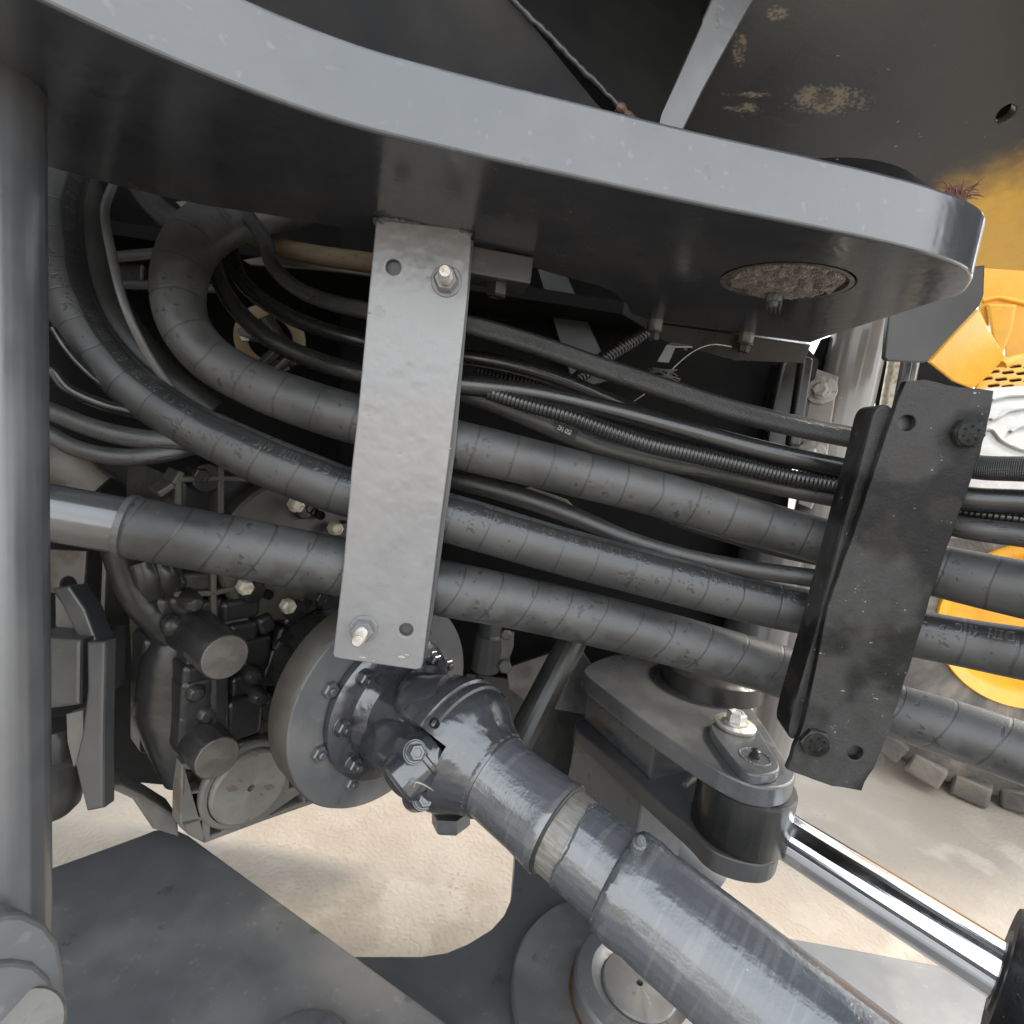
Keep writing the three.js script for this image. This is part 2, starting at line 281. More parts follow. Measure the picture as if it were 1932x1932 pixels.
function turnedRaw(a, dir, profile, seg) {
  const w = dir.clone().normalize(), { u, v } = basis(w);
  const g = new THREE.LatheGeometry(profile.map(([t, r]) => new THREE.Vector2(Math.max(r, 1e-5), t)), seg).toNonIndexed();
  g.applyMatrix4(new THREE.Matrix4().makeBasis(v, w, u).setPosition(a)); return g;
}
const washer = (c, n, r, t = 0.0022, hole = 0.3) => turned(c, n, [[0, r * hole], [0, r - 0.0006], [0.0006, r], [t - 0.0006, r], [t, r - 0.0006], [t, r * hole]], 36);
function block(c, sx, sy, sz, ux, uy, r = 0.002) {   // a rounded box, ux and uy its own axes
  const x = ux.clone().normalize(), z = x.clone().cross(uy).normalize(), y = z.clone().cross(x);
  const g = new RoundedBoxGeometry(sx, sy, sz, 2, r); g.applyMatrix4(new THREE.Matrix4().makeBasis(x, y, z).setPosition(c)); return boxUV(g);
}
const bar = (a, b, w, t, hint = UPV, r = 0.001) => { const d = b.clone().sub(a); return block(mid(a, b), d.length(), w, t, d, hint, r); };
// lumpy bead along a line (weld, sealant)
const bead = (pts, r, n = 40) => { const q = smooth(pts, n); return tube(q.map((p) => [p.add(V((rnd() - 0.5) * r * 0.5, (rnd() - 0.5) * r * 0.5, (rnd() - 0.5) * r * 0.5)), r * (0.75 + 0.5 * rnd())]), { seg: 8, n: n * 2 }); };

// ------------------------------------------------------------------ helpers: things and parts
const used = {};
const numbered = (n) => { const k = used[n] = (used[n] ?? -1) + 1; return k ? `${n}_${String(k).padStart(3, '0')}` : n; };
function thing(name, label, category, at, group) {
  const o = new THREE.Group(); o.name = numbered(name); o.position.copy(at); scene.add(o);
  o.userData = { label, category }; if (group) o.userData.group = group; return o;
}
const baseOf = (o) => { const p = V(); for (let q = o; q; q = q.parent) p.add(q.position); return p; };
const inMetres = (geo, mat) => { const r = geo.userData.tubeR; if (r && !mat.userData.hose) { const uv = geo.attributes.uv; for (let i = 0; i < uv.count; i++) uv.setY(i, uv.getY(i) * Math.max(1, Math.round(2 * Math.PI * r / 0.1)) * 0.1); } };
function part(parent, name, geo, mat, label) {
  inMetres(geo, mat);      // geo in world coordinates
  const m = new THREE.Mesh(geo, mat), b = baseOf(parent);
  geo.computeBoundingBox(); const c = geo.boundingBox.getCenter(V()); geo.translate(-c.x, -c.y, -c.z); m.position.copy(c).sub(b);
  m.name = name; m.castShadow = m.receiveShadow = true; if (label) m.userData.label = label; parent.add(m); return m;
}
function solo(name, geo, mat, label, category, group) {
  inMetres(geo, mat);
  const m = new THREE.Mesh(geo, mat); geo.computeBoundingBox(); const c = geo.boundingBox.getCenter(V()); geo.translate(-c.x, -c.y, -c.z); m.position.copy(c);
  m.name = numbered(name); m.castShadow = m.receiveShadow = true; m.userData = { label, category }; if (group) m.userData.group = group; scene.add(m); return m;
}
function bolt(parent, c, n, r, h, mat, { wash = 0, washMat = mat, name = 'bolt', mark } = {}) {
  let t = 0;
  const b = part(parent, name, hexHead(c.clone().addScaledVector(n, wash ? 0.0022 : 0), n, r, h), mat);
  if (wash) part(parent, 'washer', washer(c, n, r * wash), washMat);
  return b;
}
const toEye = (p) => O.clone().sub(p).normalize();

// ================================================================== the setting
{
  const s = 501;
  const mat = surface((u, v) => {
    const n1 = fbm(u, v, 4, 6, s), n2 = fbm(u, v, 28, 5, s + 10), n3 = vnoise(u, v, 380, s + 20), n4 = fbm(u, v, 11, 5, s + 30);
    let c = mixc([0.265, 0.224, 0.18], [0.308, 0.264, 0.215], sstep(0.3, 0.7, n1 * 0.35 + n2 * 0.65));
    c = mixc(c, [0.215, 0.168, 0.118], 0.4 * sstep(0.5, 0.68, n4) * (0.2 + 1.2 * n2));
    c = mixc(c, [0.39, 0.34, 0.275], 0.6 * sstep(0.6, 0.72, fbm(u, v, 12, 5, s + 40)));
    c = mixc(c, [0.14, 0.105, 0.075], 0.5 * sstep(0.9, 0.97, n3 * 0.6 + n2 * 0.55));
    const fl = sstep(0.52, 0.56, fbm(u, v, 20, 5, s + 50)) * sstep(0.45, 0.6, n1); c = mixc(c, [0.25, 0.203, 0.15], 0.35 * fl);
    const cr = Math.abs(fbm(u, v, 6, 5, s + 60) - 0.5), crack = (1 - sstep(0.0, 0.0035, cr)) * sstep(0.5, 0.62, fbm(u, v, 5, 3, s + 70)); c = mixc(c, [0.12, 0.09, 0.06], 0.2 * crack);
    return { c, r: 0.82 + 0.1 * n2, b: 0.5 * n2 + 0.3 * n3 + 0.2 * n1 - 0.15 * fl - 0.1 * crack };
  }, { size: 1536, metres: 2.2, bump: 0.004 });
  const g = new THREE.PlaneGeometry(240, 240, 2, 2); g.rotateX(-Math.PI / 2);
  const uv = g.attributes.uv; for (let i = 0; i < uv.count; i++) uv.setXY(i, uv.getX(i) * 240, uv.getY(i) * 240);
  const m = new THREE.Mesh(g, mat); m.name = 'ground'; m.receiveShadow = true; m.userData = { kind: 'structure', label: 'bare sandy concrete ground below the machine' }; scene.add(m);
}

// levels and axes of the articulation
const yU = D(800, 425, 0.5).y;                                  // underside of the upper hinge plate
const PIN = H(1480, 535, yU);                                    // the hinge pin's axis
const TH = 0.047;

// ================================================================== upper hinge plate
{
  const px = [[-60, -62], [77, 7], [270, 95], [470, 176], [660, 240], [850, 287], [1080, 338], [1300, 386], [1500, 426], [1669, 462], [1753, 484], [1800, 500], [1824, 513], [1833, 526], [1828, 542], [1810, 559], [1770, 571], [1686, 598], [1589, 628], [1558, 638], [1529, 649],
    [1450, 638], [1387, 631], [1333, 628], [1264, 622], [1245, 610], [1215, 602], [1190, 594], [1182, 578], [1162, 557], [1128, 541], [1061, 524], [997, 505], [890, 462], [800, 452], [648, 433], [504, 408], [386, 391], [302, 373], [212, 351], [84, 316], [-80, 290]];
  const nf = px.findIndex((q) => q[0] === 1686), sp = new THREE.CatmullRomCurve3(px.slice(0, nf + 1).map(([x, y]) => H(x, y, yU)), false, 'centripetal').getPoints(120);
  const pts = [...sp, ...px.slice(nf + 1).map(([x, y]) => H(x, y, yU))];
  const t = thing('upper_hinge_plate', 'thick grey curved steel hinge plate crossing the top of the picture above the hoses', 'hinge plate', PIN);
  const plateMat = paint([0.04, 0.043, 0.05], 51, { rough: 0.2, dust: 0.09, speck: 1.2, peel: 0.7, bump: 0.0007, spots: 0.55 });
  plateMat.ior = 1.75;
  // faces: the sawn edge and top in grey, the underside skin 1 mm below it in oily dark paint
  part(t, 'plate', plate(pts.map((p) => p.clone().add(V(0, 0.001, 0))), TH, { bevel: 0.0025, dir: UPV, steps: 3, holes: [{ c: PIN.clone(), r: 0.0585 }] }), plateMat);
  // the pin bore: chamfer ring, sunk rough pin end, grease fitting and drips
  part(t, 'pin_bore', turned(PIN.clone().add(V(0, 0.0005, 0)), UPV, [[0, 0.0588], [0, 0.0545], [0.02, 0.0535], [0.02, 0.059]], 64), M.under, 'chamfered rim of the pin bore');
  const N = 90;
  { // rough burnt pin end as a displaced disc
    const gg = new THREE.PlaneGeometry(0.108, 0.108, N, N); gg.rotateX(Math.PI / 2); const p = gg.attributes.position, idx = [];
    for (let i = 0; i < p.count; i++) { const r = Math.hypot(p.getX(i), p.getZ(i)); p.setY(i, -0.011 * fbm(p.getX(i) * 5 + 0.5, p.getZ(i) * 5 + 0.5, 28, 4, 700) * (r < 0.05 ? 1 : 0.3)); if (r > 0.054) { const k = 0.054 / r; p.setX(i, p.getX(i) * k); p.setZ(i, p.getZ(i) * k); } }
    gg.computeVertexNormals(); gg.translate(PIN.x, PIN.y + 0.006, PIN.z);
    part(t, 'pin_end', gg, M.rough, 'rough greasy end of the hinge pin');
  }
  const fit = H(1462, 556, yU).add(V(0, 0.004, 0));
  part(t, 'grease_fitting', turned(fit, UPV.clone().negate(), [[0, 0.012], [0.004, 0.012], [0.005, 0.008], [0.011, 0.008], [0.012, 0.005], [0.016, 0.004], [0.017, 0]], 14), M.weld);
  part(t, 'paint_drip', merge([[1450, 563], [1458, 566], [1467, 565], [1475, 562]].map(([x, y], i) => { const p = H(x, y - 4, yU).add(V(0, -0.006, 0)); return tube([[p, 0.0022], [p.clone().add(V(0, -0.004, 0)), 0.0016], [p.clone().add(V(0.001, -0.008 - 0.001 * i, 0)), 0.0009]], { seg: 8 }); })), M.weld);
  // bearing collar and seal standing on the plate
  const top = PIN.clone().setY(yU + TH);
  part(t, 'bearing_collar', turned(top.clone().add(V(0.018, 0, -0.012)), UPV, [[-0.002, 0], [-0.002, 0.112], [0.008, 0.112], [0.014, 0.106], [0.022, 0.098], [0.028, 0.09], [0.034, 0.084], [0.034, 0]], 56), M.void);
  part(t, 'bearing_cap', turned(top.clone().add(V(0.085, -0.004, -0.02)), UPV, [[0, 0.058], [0.022, 0.056], [0.036, 0.047], [0.043, 0.028], [0.045, 0]], 36), M.black);
  // block with a screw under the rear edge, beside the clamp
  const k0 = H(944, 484, yU).add(V(0, -0.014, 0)), kx = H(997, 500, k0.y).sub(H(890, 480, k0.y)).setY(0).normalize();
  part(t, 'stop_block', block(k0.clone(), 0.062, 0.026, 0.045, kx, UPV, 0.002), M.frameDark);
  bolt(t, k0.clone().add(V(0, -0.013, 0)), V(0, -1, 0), 0.0115, 0.013, M.cast);
  // three screws in the rear edge, each hanging out of a small welded nut
  for (const [x, y] of [[1237, 606], [1292, 628], [1409, 630]]) {
    const p = H(x, y, yU).add(V(0, 0.002, 0.0));
    part(t, 'welded_nut', turned(p, V(0, -1, 0), [[0, 0.011], [0.014, 0.0105], [0.016, 0.009], [0.016, 0]], 18), M.under);
    bolt(t, p.clone().add(V(0, -0.016, 0)), V(0, -1, 0), 0.0082, 0.009, M.cast, { wash: 1.35 });
  }
  // stiffener strip behind the rear edge
  const s1 = H(1182, 590, yU - 0.0).add(V(0, 0, 0)), s2 = H(1535, 652, yU);
  part(t, 'rear_strip', plate([H(1235, 609, yU), H(1529, 650, yU), H(1529, 650, yU).add(V(0, -0.028, 0)), H(1390, 637, yU).add(V(0, -0.03, 0)), H(1235, 609, yU).add(V(0, -0.022, 0))], 0.02, { bevel: 0.002 }), M.black);
}

// ================================================================== frame above the hinge plate
{
  const a = D(1229, 262, 0.47), b = D(958, -10, 0.40);
  const P1 = planeOf(a, b, D(330, -60, 0.42)), P2 = planeOf(a, b, D(1345, 0, 0.6));
  const t = thing('overhead_wall', 'bluish grey and black frame walls above the hinge plate, at the top of the picture', 'machine frame', a.clone());
  part(t, 'side_plate', plate([[150, -260], [300, 40], [560, 130], [850, 215], [1120, 262], [1229, 264], [960, -8], [820, -160], [760, -260]].map(([x, y]) => P1(x, y)), 0.012), M.frame);
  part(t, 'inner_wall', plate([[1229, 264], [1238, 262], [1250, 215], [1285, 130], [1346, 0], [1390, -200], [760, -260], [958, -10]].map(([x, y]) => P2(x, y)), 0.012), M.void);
  part(t, 'weld_seam', bead([[1229, 258], [1190, 215], [1140, 165], [1080, 108], [1010, 42], [958, -10]].map(([x, y], i) => mid(a, b, i / 5).addScaledVector(toEye(a), 0.001)), 0.002), M.frameDark);
  part(t, 'rust_patch', bead([0.0, 0.06, 0.13, 0.2, 0.26].map((i) => mid(a, b, i).addScaledVector(toEye(a), 0.001)), 0.0035), M.rust, 'rusty brown end of the weld');
}

// ================================================================== front frame panel at the upper right
{
  const P = planeOf(D(1350, 20, 0.60), D(1300, 300, 0.72), D(1932, 480, 0.80));
  const t = thing('front_frame_panel', 'sloping black frame panel sprayed with yellow at the upper right corner', 'frame panel', P(1600, 150));
  const mat = (() => {      // black undercoat, yellow overspray that fades in towards the front end, bare scraped patches
    const w = 1024, q = (x, y) => P(x, y), ref = P(1600, 150);
    const { u: U, v: W } = basis(q(1700, 100).sub(ref).cross(q(1600, 250).sub(ref)));
    return { U, W, ref };
  })();
  const e1 = P(1900, 150).sub(P(1500, 150)).normalize(), nn = P(1900, 150).sub(P(1500, 150)).cross(P(1500, 300).sub(P(1500, 150))).normalize(), e2 = nn.clone().cross(e1);
  const pts = [[1420, -10], [1345, 120], [1262, 290], [1300, 330], [1845, 506], [2080, 522], [2150, -200], [1500, -200]].map(([x, y]) => P(x, y));
  const c0 = P(1600, 200), loc = (p) => { const d = p.clone().sub(c0); return [d.dot(e1), d.dot(e2)]; };
  const L = pts.map(loc), x0 = Math.min(...L.map((q) => q[0])), x1 = Math.max(...L.map((q) => q[0])), y0 = Math.min(...L.map((q) => q[1])), y1 = Math.max(...L.map((q) => q[1]));
  const at = (x, y) => { const l = loc(P(x, y)); return [(l[0] - x0) / (x1 - x0), (l[1] - y0) / (y1 - y0)]; };
  const A = at(1720, 60), B = at(1932, 330);               // overspray runs from A to B
  const dab = [[1560, 190, 70, 22], [1400, 205, 40, 9], [1465, 25, 22, 14], [1395, 90, 14, 40], [1300, 12, 26, 12], [1410, 178, 50, 5]].map(([x, y, a, b]) => { const p = at(x, y), q = at(x + a, y), r = at(x, y + b); return { p, rx: Math.hypot(q[0] - p[0], q[1] - p[1]), ry: Math.hypot(r[0] - p[0], r[1] - p[1]), ax: [(q[0] - p[0]), (q[1] - p[1])], ay: [(r[0] - p[0]), (r[1] - p[1])] }; });
  const S1 = at(1838, 290), S2 = at(1912, 372), ux = S2[0] - S1[0], uy = S2[1] - S1[1], ul = ux * ux + uy * uy;
  const skin = surface((u, v) => {
    const n1 = fbm(u, v, 5, 5, 601), n2 = fbm(u, v, 40, 3, 602), n3 = vnoise(u, v, 250, 603);
    let c = mixc([0.032, 0.032, 0.034], [0.055, 0.054, 0.053], n1);
    const k = ((u - S1[0]) * ux + (v - S1[1]) * uy) / ul + 0.7 * (n1 - 0.5) + 0.25 * (n2 - 0.5), yel = sstep(0.15, 1.15, k);
    c = mixc(c, [0.8, 0.46, 0.075], yel * (0.85 + 0.15 * n2));
    let r = 0.22 + 0.16 * n1 + 0.25 * yel * (1 - yel), b = 0.5 + 0.3 * (n2 - 0.5) + 0.2 * (n3 - 0.5);
    for (const d of dab) {   // scraped, dusty patches
      const du = u - d.p[0], dv = v - d.p[1], det = d.ax[0] * d.ay[1] - d.ax[1] * d.ay[0], s = (du * d.ay[1] - dv * d.ay[0]) / det, t2 = (dv * d.ax[0] - du * d.ax[1]) / det;
      const m = 1 - sstep(0.35, 1.15, Math.hypot(s, t2) + 1.1 * (n2 - 0.5) + 0.7 * (n3 - 0.5) + 0.5 * (n1 - 0.5)); if (m > 0) { c = mixc(c, mixc([0.2, 0.165, 0.115], [0.07, 0.06, 0.05], sstep(0.4, 0.6, n2 * 0.6 + n3 * 0.4)), m * 0.75); r += 0.3 * m; b -= 0.2 * m; }
    }
    c = mixc(c, [0.4, 0.38, 0.33], 0.6 * sstep(0.94, 0.99, n3 * 0.6 + n2 * 0.5));
    return { c, r, b };
  }, { size: 1024, repU: 1, repV: 1, bump: 0.0003 });
  const hole = P(1899, 214);
  const g = plate(pts, 0.014, { holes: [{ c: hole, r: 0.0095 }], bevel: 0.002 });
  const p = g.attributes.position, uv = g.attributes.uv;
  for (let i = 0; i < p.count; i++) { const l = loc(V().fromBufferAttribute(p, i)); uv.setXY(i, (l[0] - x0) / (x1 - x0), (l[1] - y0) / (y1 - y0)); }
  part(t, 'panel', g, skin);
  part(t, 'hole_backing', plate([[1870, 195], [1930, 195], [1930, 235], [1870, 235]].map(([x, y]) => P(x, y).addScaledVector(dirOf(1900, 215), 0.03)), 0.004), M.void);
  // the light edge of the gusset that meets the panel
  const gus = plate([[1345, -8], [1427, -8], [1400, 40], [1330, 165], [1275, 275], [1232, 262], [1240, 225], [1275, 150]].map(([x, y]) => planeOf(D(1345, 0, 0.57), D(1427, 0, 0.575), D(1255, 260, 0.6))(x, y)), 0.006, { bevel: 0.002 });
  part(t, 'gusset', gus, M.frame, 'pale grey gusset edge left of the black panel');
  part(t, 'gap_shade', plate([[1262, 285], [1290, 258], [1700, 300], [1840, 380], [1845, 470], [1300, 420]].map(([x, y]) => planeOf(D(1280, 300, 0.735), D(1600, 300, 0.76), D(1500, 420, 0.75))(x, y)), 0.02), M.void);  // black sheet standing in for the shaded gap above the hinge plate
  part(t, 'unseen_overhead_deck', plate([V(-2.2, 1.66, -0.12), V(0.75, 1.66, -0.12), V(0.75, 1.66, -2.0), V(-2.2, 1.66, -2.0)], 0.05, { dir: UPV }), M.void);  // unseen deck out of view overhead, darkens the interior below
  // frayed red and white thread caught at the edge of the plate
  const fr = [], q0 = D(1806, 372, 0.6);
  for (let i = 0; i < 80; i++) { const d = V(rnd() - 0.5, rnd() * 0.9 - 0.1, rnd() - 0.5).normalize(), l = 0.006 + 0.012 * rnd(), s = q0.clone().add(V((rnd() - 0.5) * 0.022, (rnd() - 0.5) * 0.014, (rnd() - 0.5) * 0.01)); fr.push(tube([[s, 0.0007], [s.clone().addScaledVector(d, l * 0.5).add(V(0, 0.002, 0.001)), 0.0006], [s.clone().addScaledVector(d, l), 0.0003]], { seg: 4, n: 5 })); }
  solo('frayed_thread', merge(fr), new THREE.MeshStandardMaterial({ color: new THREE.Color().setRGB(0.2, 0.1, 0.085), roughness: 0.9 }), 'small tuft of frayed red and white thread above the hinge plate nose', 'thread');
}

// ================================================================== post at the left edge
{
  const d = 0.34, R = 0.034, cx = -35;
  const a = D(cx - 12, -20, d), b = D(cx, 1800, d);
  const t = thing('lock_bar', 'grey round steel bar standing at the left edge of the picture', 'bar', b);
  part(t, 'bar', turned(b, a.clone().sub(b), [[0, 0], [0, R], [a.distanceTo(b), R], [a.distanceTo(b), 0]], 56), M.frame);
  // forked foot with a pin head
  const P = planeOf(D(40, 1800, 0.315), D(40, 1900, 0.315), D(100, 1850, 0.33));
  part(t, 'fork', plate([[-60, 1745], [20, 1722], [52, 1722], [92, 1742], [116, 1775], [127, 1830], [132, 1900], [134, 2020], [-60, 2020]].map(([x, y]) => P(x, y)), 0.05, { bevel: 0.006, steps: 4 }), M.lower);
  part(t, 'eye', plate([[-60, 1822], [30, 1812], [70, 1818], [100, 1845], [110, 1880], [112, 2020], [-60, 2020]].map(([x, y]) => P(x, y).addScaledVector(toEye(P(x, y)), 0.006)), 0.03, { bevel: 0.005, steps: 4 }), M.lower);
  part(t, 'pin_head', turned(D(35, 1960, 0.31), toEye(D(35, 1960, 0.31)).add(V(0, 0.25, 0)), [[0, 0.021], [0.012, 0.021], [0.014, 0.0195], [0.014, 0]], 32), M.castBare, 'pale dusty pin head');
  
}

// ================================================================== lower hinge plates
{
  const yB = 0.305, yA = 0.37;
  const t = thing('lower_hinge_plate', 'grey lower hinge plate with large opening and ringed pin, bottom centre', 'hinge plate', V(PIN.x, yB, PIN.z));
  const open = [[560, 1808], [672, 1804], [796, 1804], [843, 1797], [883, 1780], [927, 1753], [951, 1726], [964, 1696], [969, 1652], [972, 1609], [975, 1560]];
  const outer = [...open, [1010, 1520], [1180, 1500], [1260, 1560], [1330, 1660], [1474, 1767], [1585, 1787], [1783, 1824], [1884, 1860], [2100, 1900]];
  part(t, 'plate', plate([...outer.map(([x, y]) => H(x, y, yB)), V(1.3, yB, -0.45), V(1.3, yB, 0.2), V(-0.5, yB, 0.2), V(-0.3, yB, -0.3)], 0.035, { dir: V(0, -1, 0), bevel: 0.002 }), M.lower);  // near corners run on out of view, darkening the rod's reflection
  const ax = V(PIN.x - 0.006, yB, PIN.z - 0.014);
  part(t, 'wear_ring', turned(ax, UPV, [[0, 0.07], [0, 0.152], [0.017, 0.152], [0.02, 0.149], [0.02, 0.07]], 72), M.lower);
  part(t, 'rust_line', turned(ax.clone().add(V(0, 0.0185, 0)), UPV, [[0, 0.0805], [0.0026, 0.082], [0.0036, 0.078], [0.0036, 0.07]], 72), M.rust, 'rust brown ring round the pin boss');
  part(t, 'pin_boss', turned(ax.clone().add(V(0, 0.02, 0)), UPV, [[0, 0.04], [0, 0.0785], [0.022, 0.0785], [0.026, 0.075], [0.028, 0.058], [0.022, 0.05], [0.02, 0.04]], 64), M.lower);
  part(t, 'hinge_pin', turned(ax.clone().add(V(0, 0.03, 0)), UPV, [[0, 0], [0, 0.0445], [0.013, 0.0445], [0.015, 0.0425], [0.015, 0.004], [0.006, 0.0038], [0.006, 0]], 56), M.lower);
  const u = thing('lower_support_plate', 'broad matt grey support plate with rounded corner at the lower left', 'support plate', H(300, 1750, yA));
  part(u, 'plate', plate([[-60, 1680], [91, 1639], [230, 1589], [270, 1574], [290, 1566], [310, 1562], [334, 1565], [356, 1575], [386, 1597], [500, 1680], [648, 1787], [700, 1826], [860, 1942], [1000, 2050], [900, 2300], [-200, 2300], [-200, 1720]].map(([x, y]) => H(x, y, yA)), 0.032, { dir: V(0, -1, 0), bevel: 0.003, steps: 3 }), M.lower);
  part(u, 'boss', turned(H(570, 2010, yA + 0.01), UPV, [[-0.012, 0.05], [0.004, 0.048], [0.006, 0.045], [0.006, 0.042], [0.012, 0.04], [0.014, 0.037], [0.014, 0]], 48), M.lower);
}

// ================================================================== hose clamps
const clampAxis = (px, py, d, nx) => { const n = V(nx, 0, 1).normalize(), p = D(px, py, d); return { n, p, at: (x, y, off = 0) => onPlane(x, y, p.clone().addScaledVector(n, off), n) }; };
const C1 = clampAxis(800, 425, 0.5, 0.1);
{
  const t = thing('hose_clamp', 'light grey painted clamp plate with two studs, holding the hoses left of centre', 'hose clamp', C1.at(760, 840));
  const { n } = C1, at = C1.at;
  const h1 = at(742, 503), h2 = at(766, 1189);
  const face = [[709, 418], [716, 414], [880, 431], [888, 440], [889, 460], [882, 560], [873, 641], [850, 843], [828, 1011], [809, 1162], [798, 1252], [794, 1262], [784, 1264], [735, 1257], [641, 1243], [630, 1240], [628, 1234], [637, 1024], [648, 1061], [662, 893], [675, 776], [687, 648], [697, 537]].filter((q) => !(q[0] === 637)).map(([x, y]) => at(x, y));
  part(t, 'plate', plate(face, 0.006, { bevel: 0.0016, steps: 3, dir: n.clone().negate(), holes: [{ c: h1, r: 0.0066 }, { c: h2, r: 0.0068 }] }), M.silver);
  const back = [[716, 425], [886, 446], [852, 843], [809, 1162], [796, 1248], [640, 1232], [664, 893]].map(([x, y]) => at(x, y).addScaledVector(n, -0.0075).add(V(0.004, 0, 0)));
  part(t, 'backing_strip', plate(back, 0.005, { bevel: 0.001, dir: n.clone().negate() }), M.grey);
  const rear = [[716, 470], [886, 480], [852, 843], [800, 1230], [640, 1215], [664, 893]].map(([x, y]) => at(x, y).addScaledVector(n, -0.085));
  part(t, 'rear_plate', plate(rear, 0.006, { bevel: 0.001, dir: n.clone().negate() }), M.grey);
  part(t, 'top_weld', bead([[709, 418], [760, 412], [820, 420], [889, 436]].map(([x, y]) => at(x, y, -0.002)), 0.004, 26), M.weld);
  for (const [bx, by, L] of [[842, 531, 0.036], [686, 1186, 0.034]]) {
    const b = at(bx, by);
    part(t, 'washer', washer(b, n, 0.0142, 0.0018), M.silver);
    part(t, 'nut', hexHead(b.clone().addScaledVector(n, 0.0018), n, 0.0118, 0.0105), M.silver);
    const prof = [[0, 0.0056]]; for (let q = 0.011; q < L - 0.0026; q += 0.0015) prof.push([q, 0.0064], [q + 0.00075, 0.0056]); prof.push([L - 0.001, 0.0056], [L, 0.0046], [L, 0]);
    part(t, 'stud', turned(b, n, prof, 24, 0.3), M.zinc);
  }
  part(t, 'weld_spatter', merge([[684, 1241, 8], [757, 1240, 9], [768, 1236, 5], [705, 1246, 4], [697, 590, 3], [848, 846, 4]].map(([x, y, r]) => { const g = new THREE.SphereGeometry(1, 10, 8); g.scale(r * 0.00048, r * 0.0002, 0.0006); const p = at(x, y, 0.0004); g.translate(p.x, p.y, p.z); return g; })), M.zinc);
}
const C2 = clampAxis(1690, 1080, 0.47, -0.12);
{
  const t = thing('hose_clamp', 'rough black clamp plate with flame cut edges, holding the hoses at the right', 'hose clamp', C2.at(1690, 1080));
  const { n } = C2, at = C2.at;
  const jag = (list) => { const o = []; list.forEach((a, i) => { const b = list[(i + 1) % list.length]; const m = Math.max(1, Math.round(Math.hypot(b[0] - a[0], b[1] - a[1]) / 22)); for (let k = 0; k < m; k++) { const f = k / m, w = k ? 2.6 : 0.5; o.push([a[0] + (b[0] - a[0]) * f + (rnd() - 0.5) * w, a[1] + (b[1] - a[1]) * f + (rnd() - 0.5) * w]); } }); return o; };
  const face = jag([[1710, 719], [1745, 716], [1790, 727], [1850, 733], [1876, 737], [1870, 775], [1851, 856], [1820, 945], [1787, 1034], [1750, 1150], [1716, 1263], [1703, 1300], [1673, 1394], [1650, 1450], [1640, 1463], [1626, 1493], [1570, 1484], [1518, 1465], [1485, 1452], [1515, 1370], [1533, 1290], [1562, 1145], [1610, 1010], [1652, 883], [1694, 756]]).map(([x, y]) => at(x, y));
  part(t, 'plate', plate(face, 0.008, { bevel: 0.0012, dir: n.clone().negate(), holes: [{ c: at(1712, 798), r: 0.0064 }, { c: at(1614, 1421), r: 0.0064 }] }), M.roughBlack);
  const sp = fillet([[1662, 760], [1704, 764], [1668, 880], [1600, 1080], [1548, 1290], [1512, 1410], [1490, 1400], [1500, 1352], [1524, 1270], [1550, 1180], [1582, 1060], [1604, 975], [1632, 878], [1648, 815]].map(([x, y]) => at(x, y).addScaledVector(n, -0.0085)), 0.006);
  part(t, 'spacer', plate(sp, 0.035, { bevel: 0.003, dir: n.clone().negate() }), M.roughBlack, 'spacer bar behind the black clamp plate');
  const edge = [[1876, 745], [1851, 856], [1787, 1034], [1716, 1263], [1673, 1394], [1650, 1440], [1600, 1440], [1590, 1380], [1620, 1263], [1690, 1034], [1690, 850], [1700, 770], [1740, 745]].map(([x, y]) => at(x, y).addScaledVector(n, -0.0095).add(V(0.0035, 0, 0)));
  part(t, 'rear_plate', plate(edge, 0.006, { bevel: 0.001, dir: n.clone().negate() }), M.grey);
  for (const [bx, by, r] of [[1822, 818, 0.0108], [1536, 1399, 0.0122]]) {
    const b = at(bx, by);
    part(t, 'bolt', turned(b, n, [[0, r * 1.02], [0.001, r * 1.02], [0.001, r * 0.9], [0.0065, r * 0.9], [0.0072, r * 0.8], [0.0072, 0]], 40), M.roughBlack);
    const hx = part(t, 'bolt_head', hexHead(b, n, r * 1.12, 0.006), M.roughBlack);
    // raised grade marks
    const mk = []; for (let i = 0; i < 6; i++) { const a = i * 1.0 + 0.6, { u, v } = basis(n), c = b.clone().addScaledVector(n, 0.0074).addScaledVector(u, Math.cos(a) * r * 0.55).addScaledVector(v, Math.sin(a) * r * 0.55); mk.push(turned(c, n, [[0, 0.0011], [0.0005, 0.001], [0.0005, 0.0005], [0, 0.0005]], 10)); }
    part(t, 'head_mark', merge(mk), M.roughBlack);
  }
}

// ================================================================== hoses
const hz = (list) => list.map(([x, y, r, dd]) => [D(x, y, dd), r * dd / 1036]);
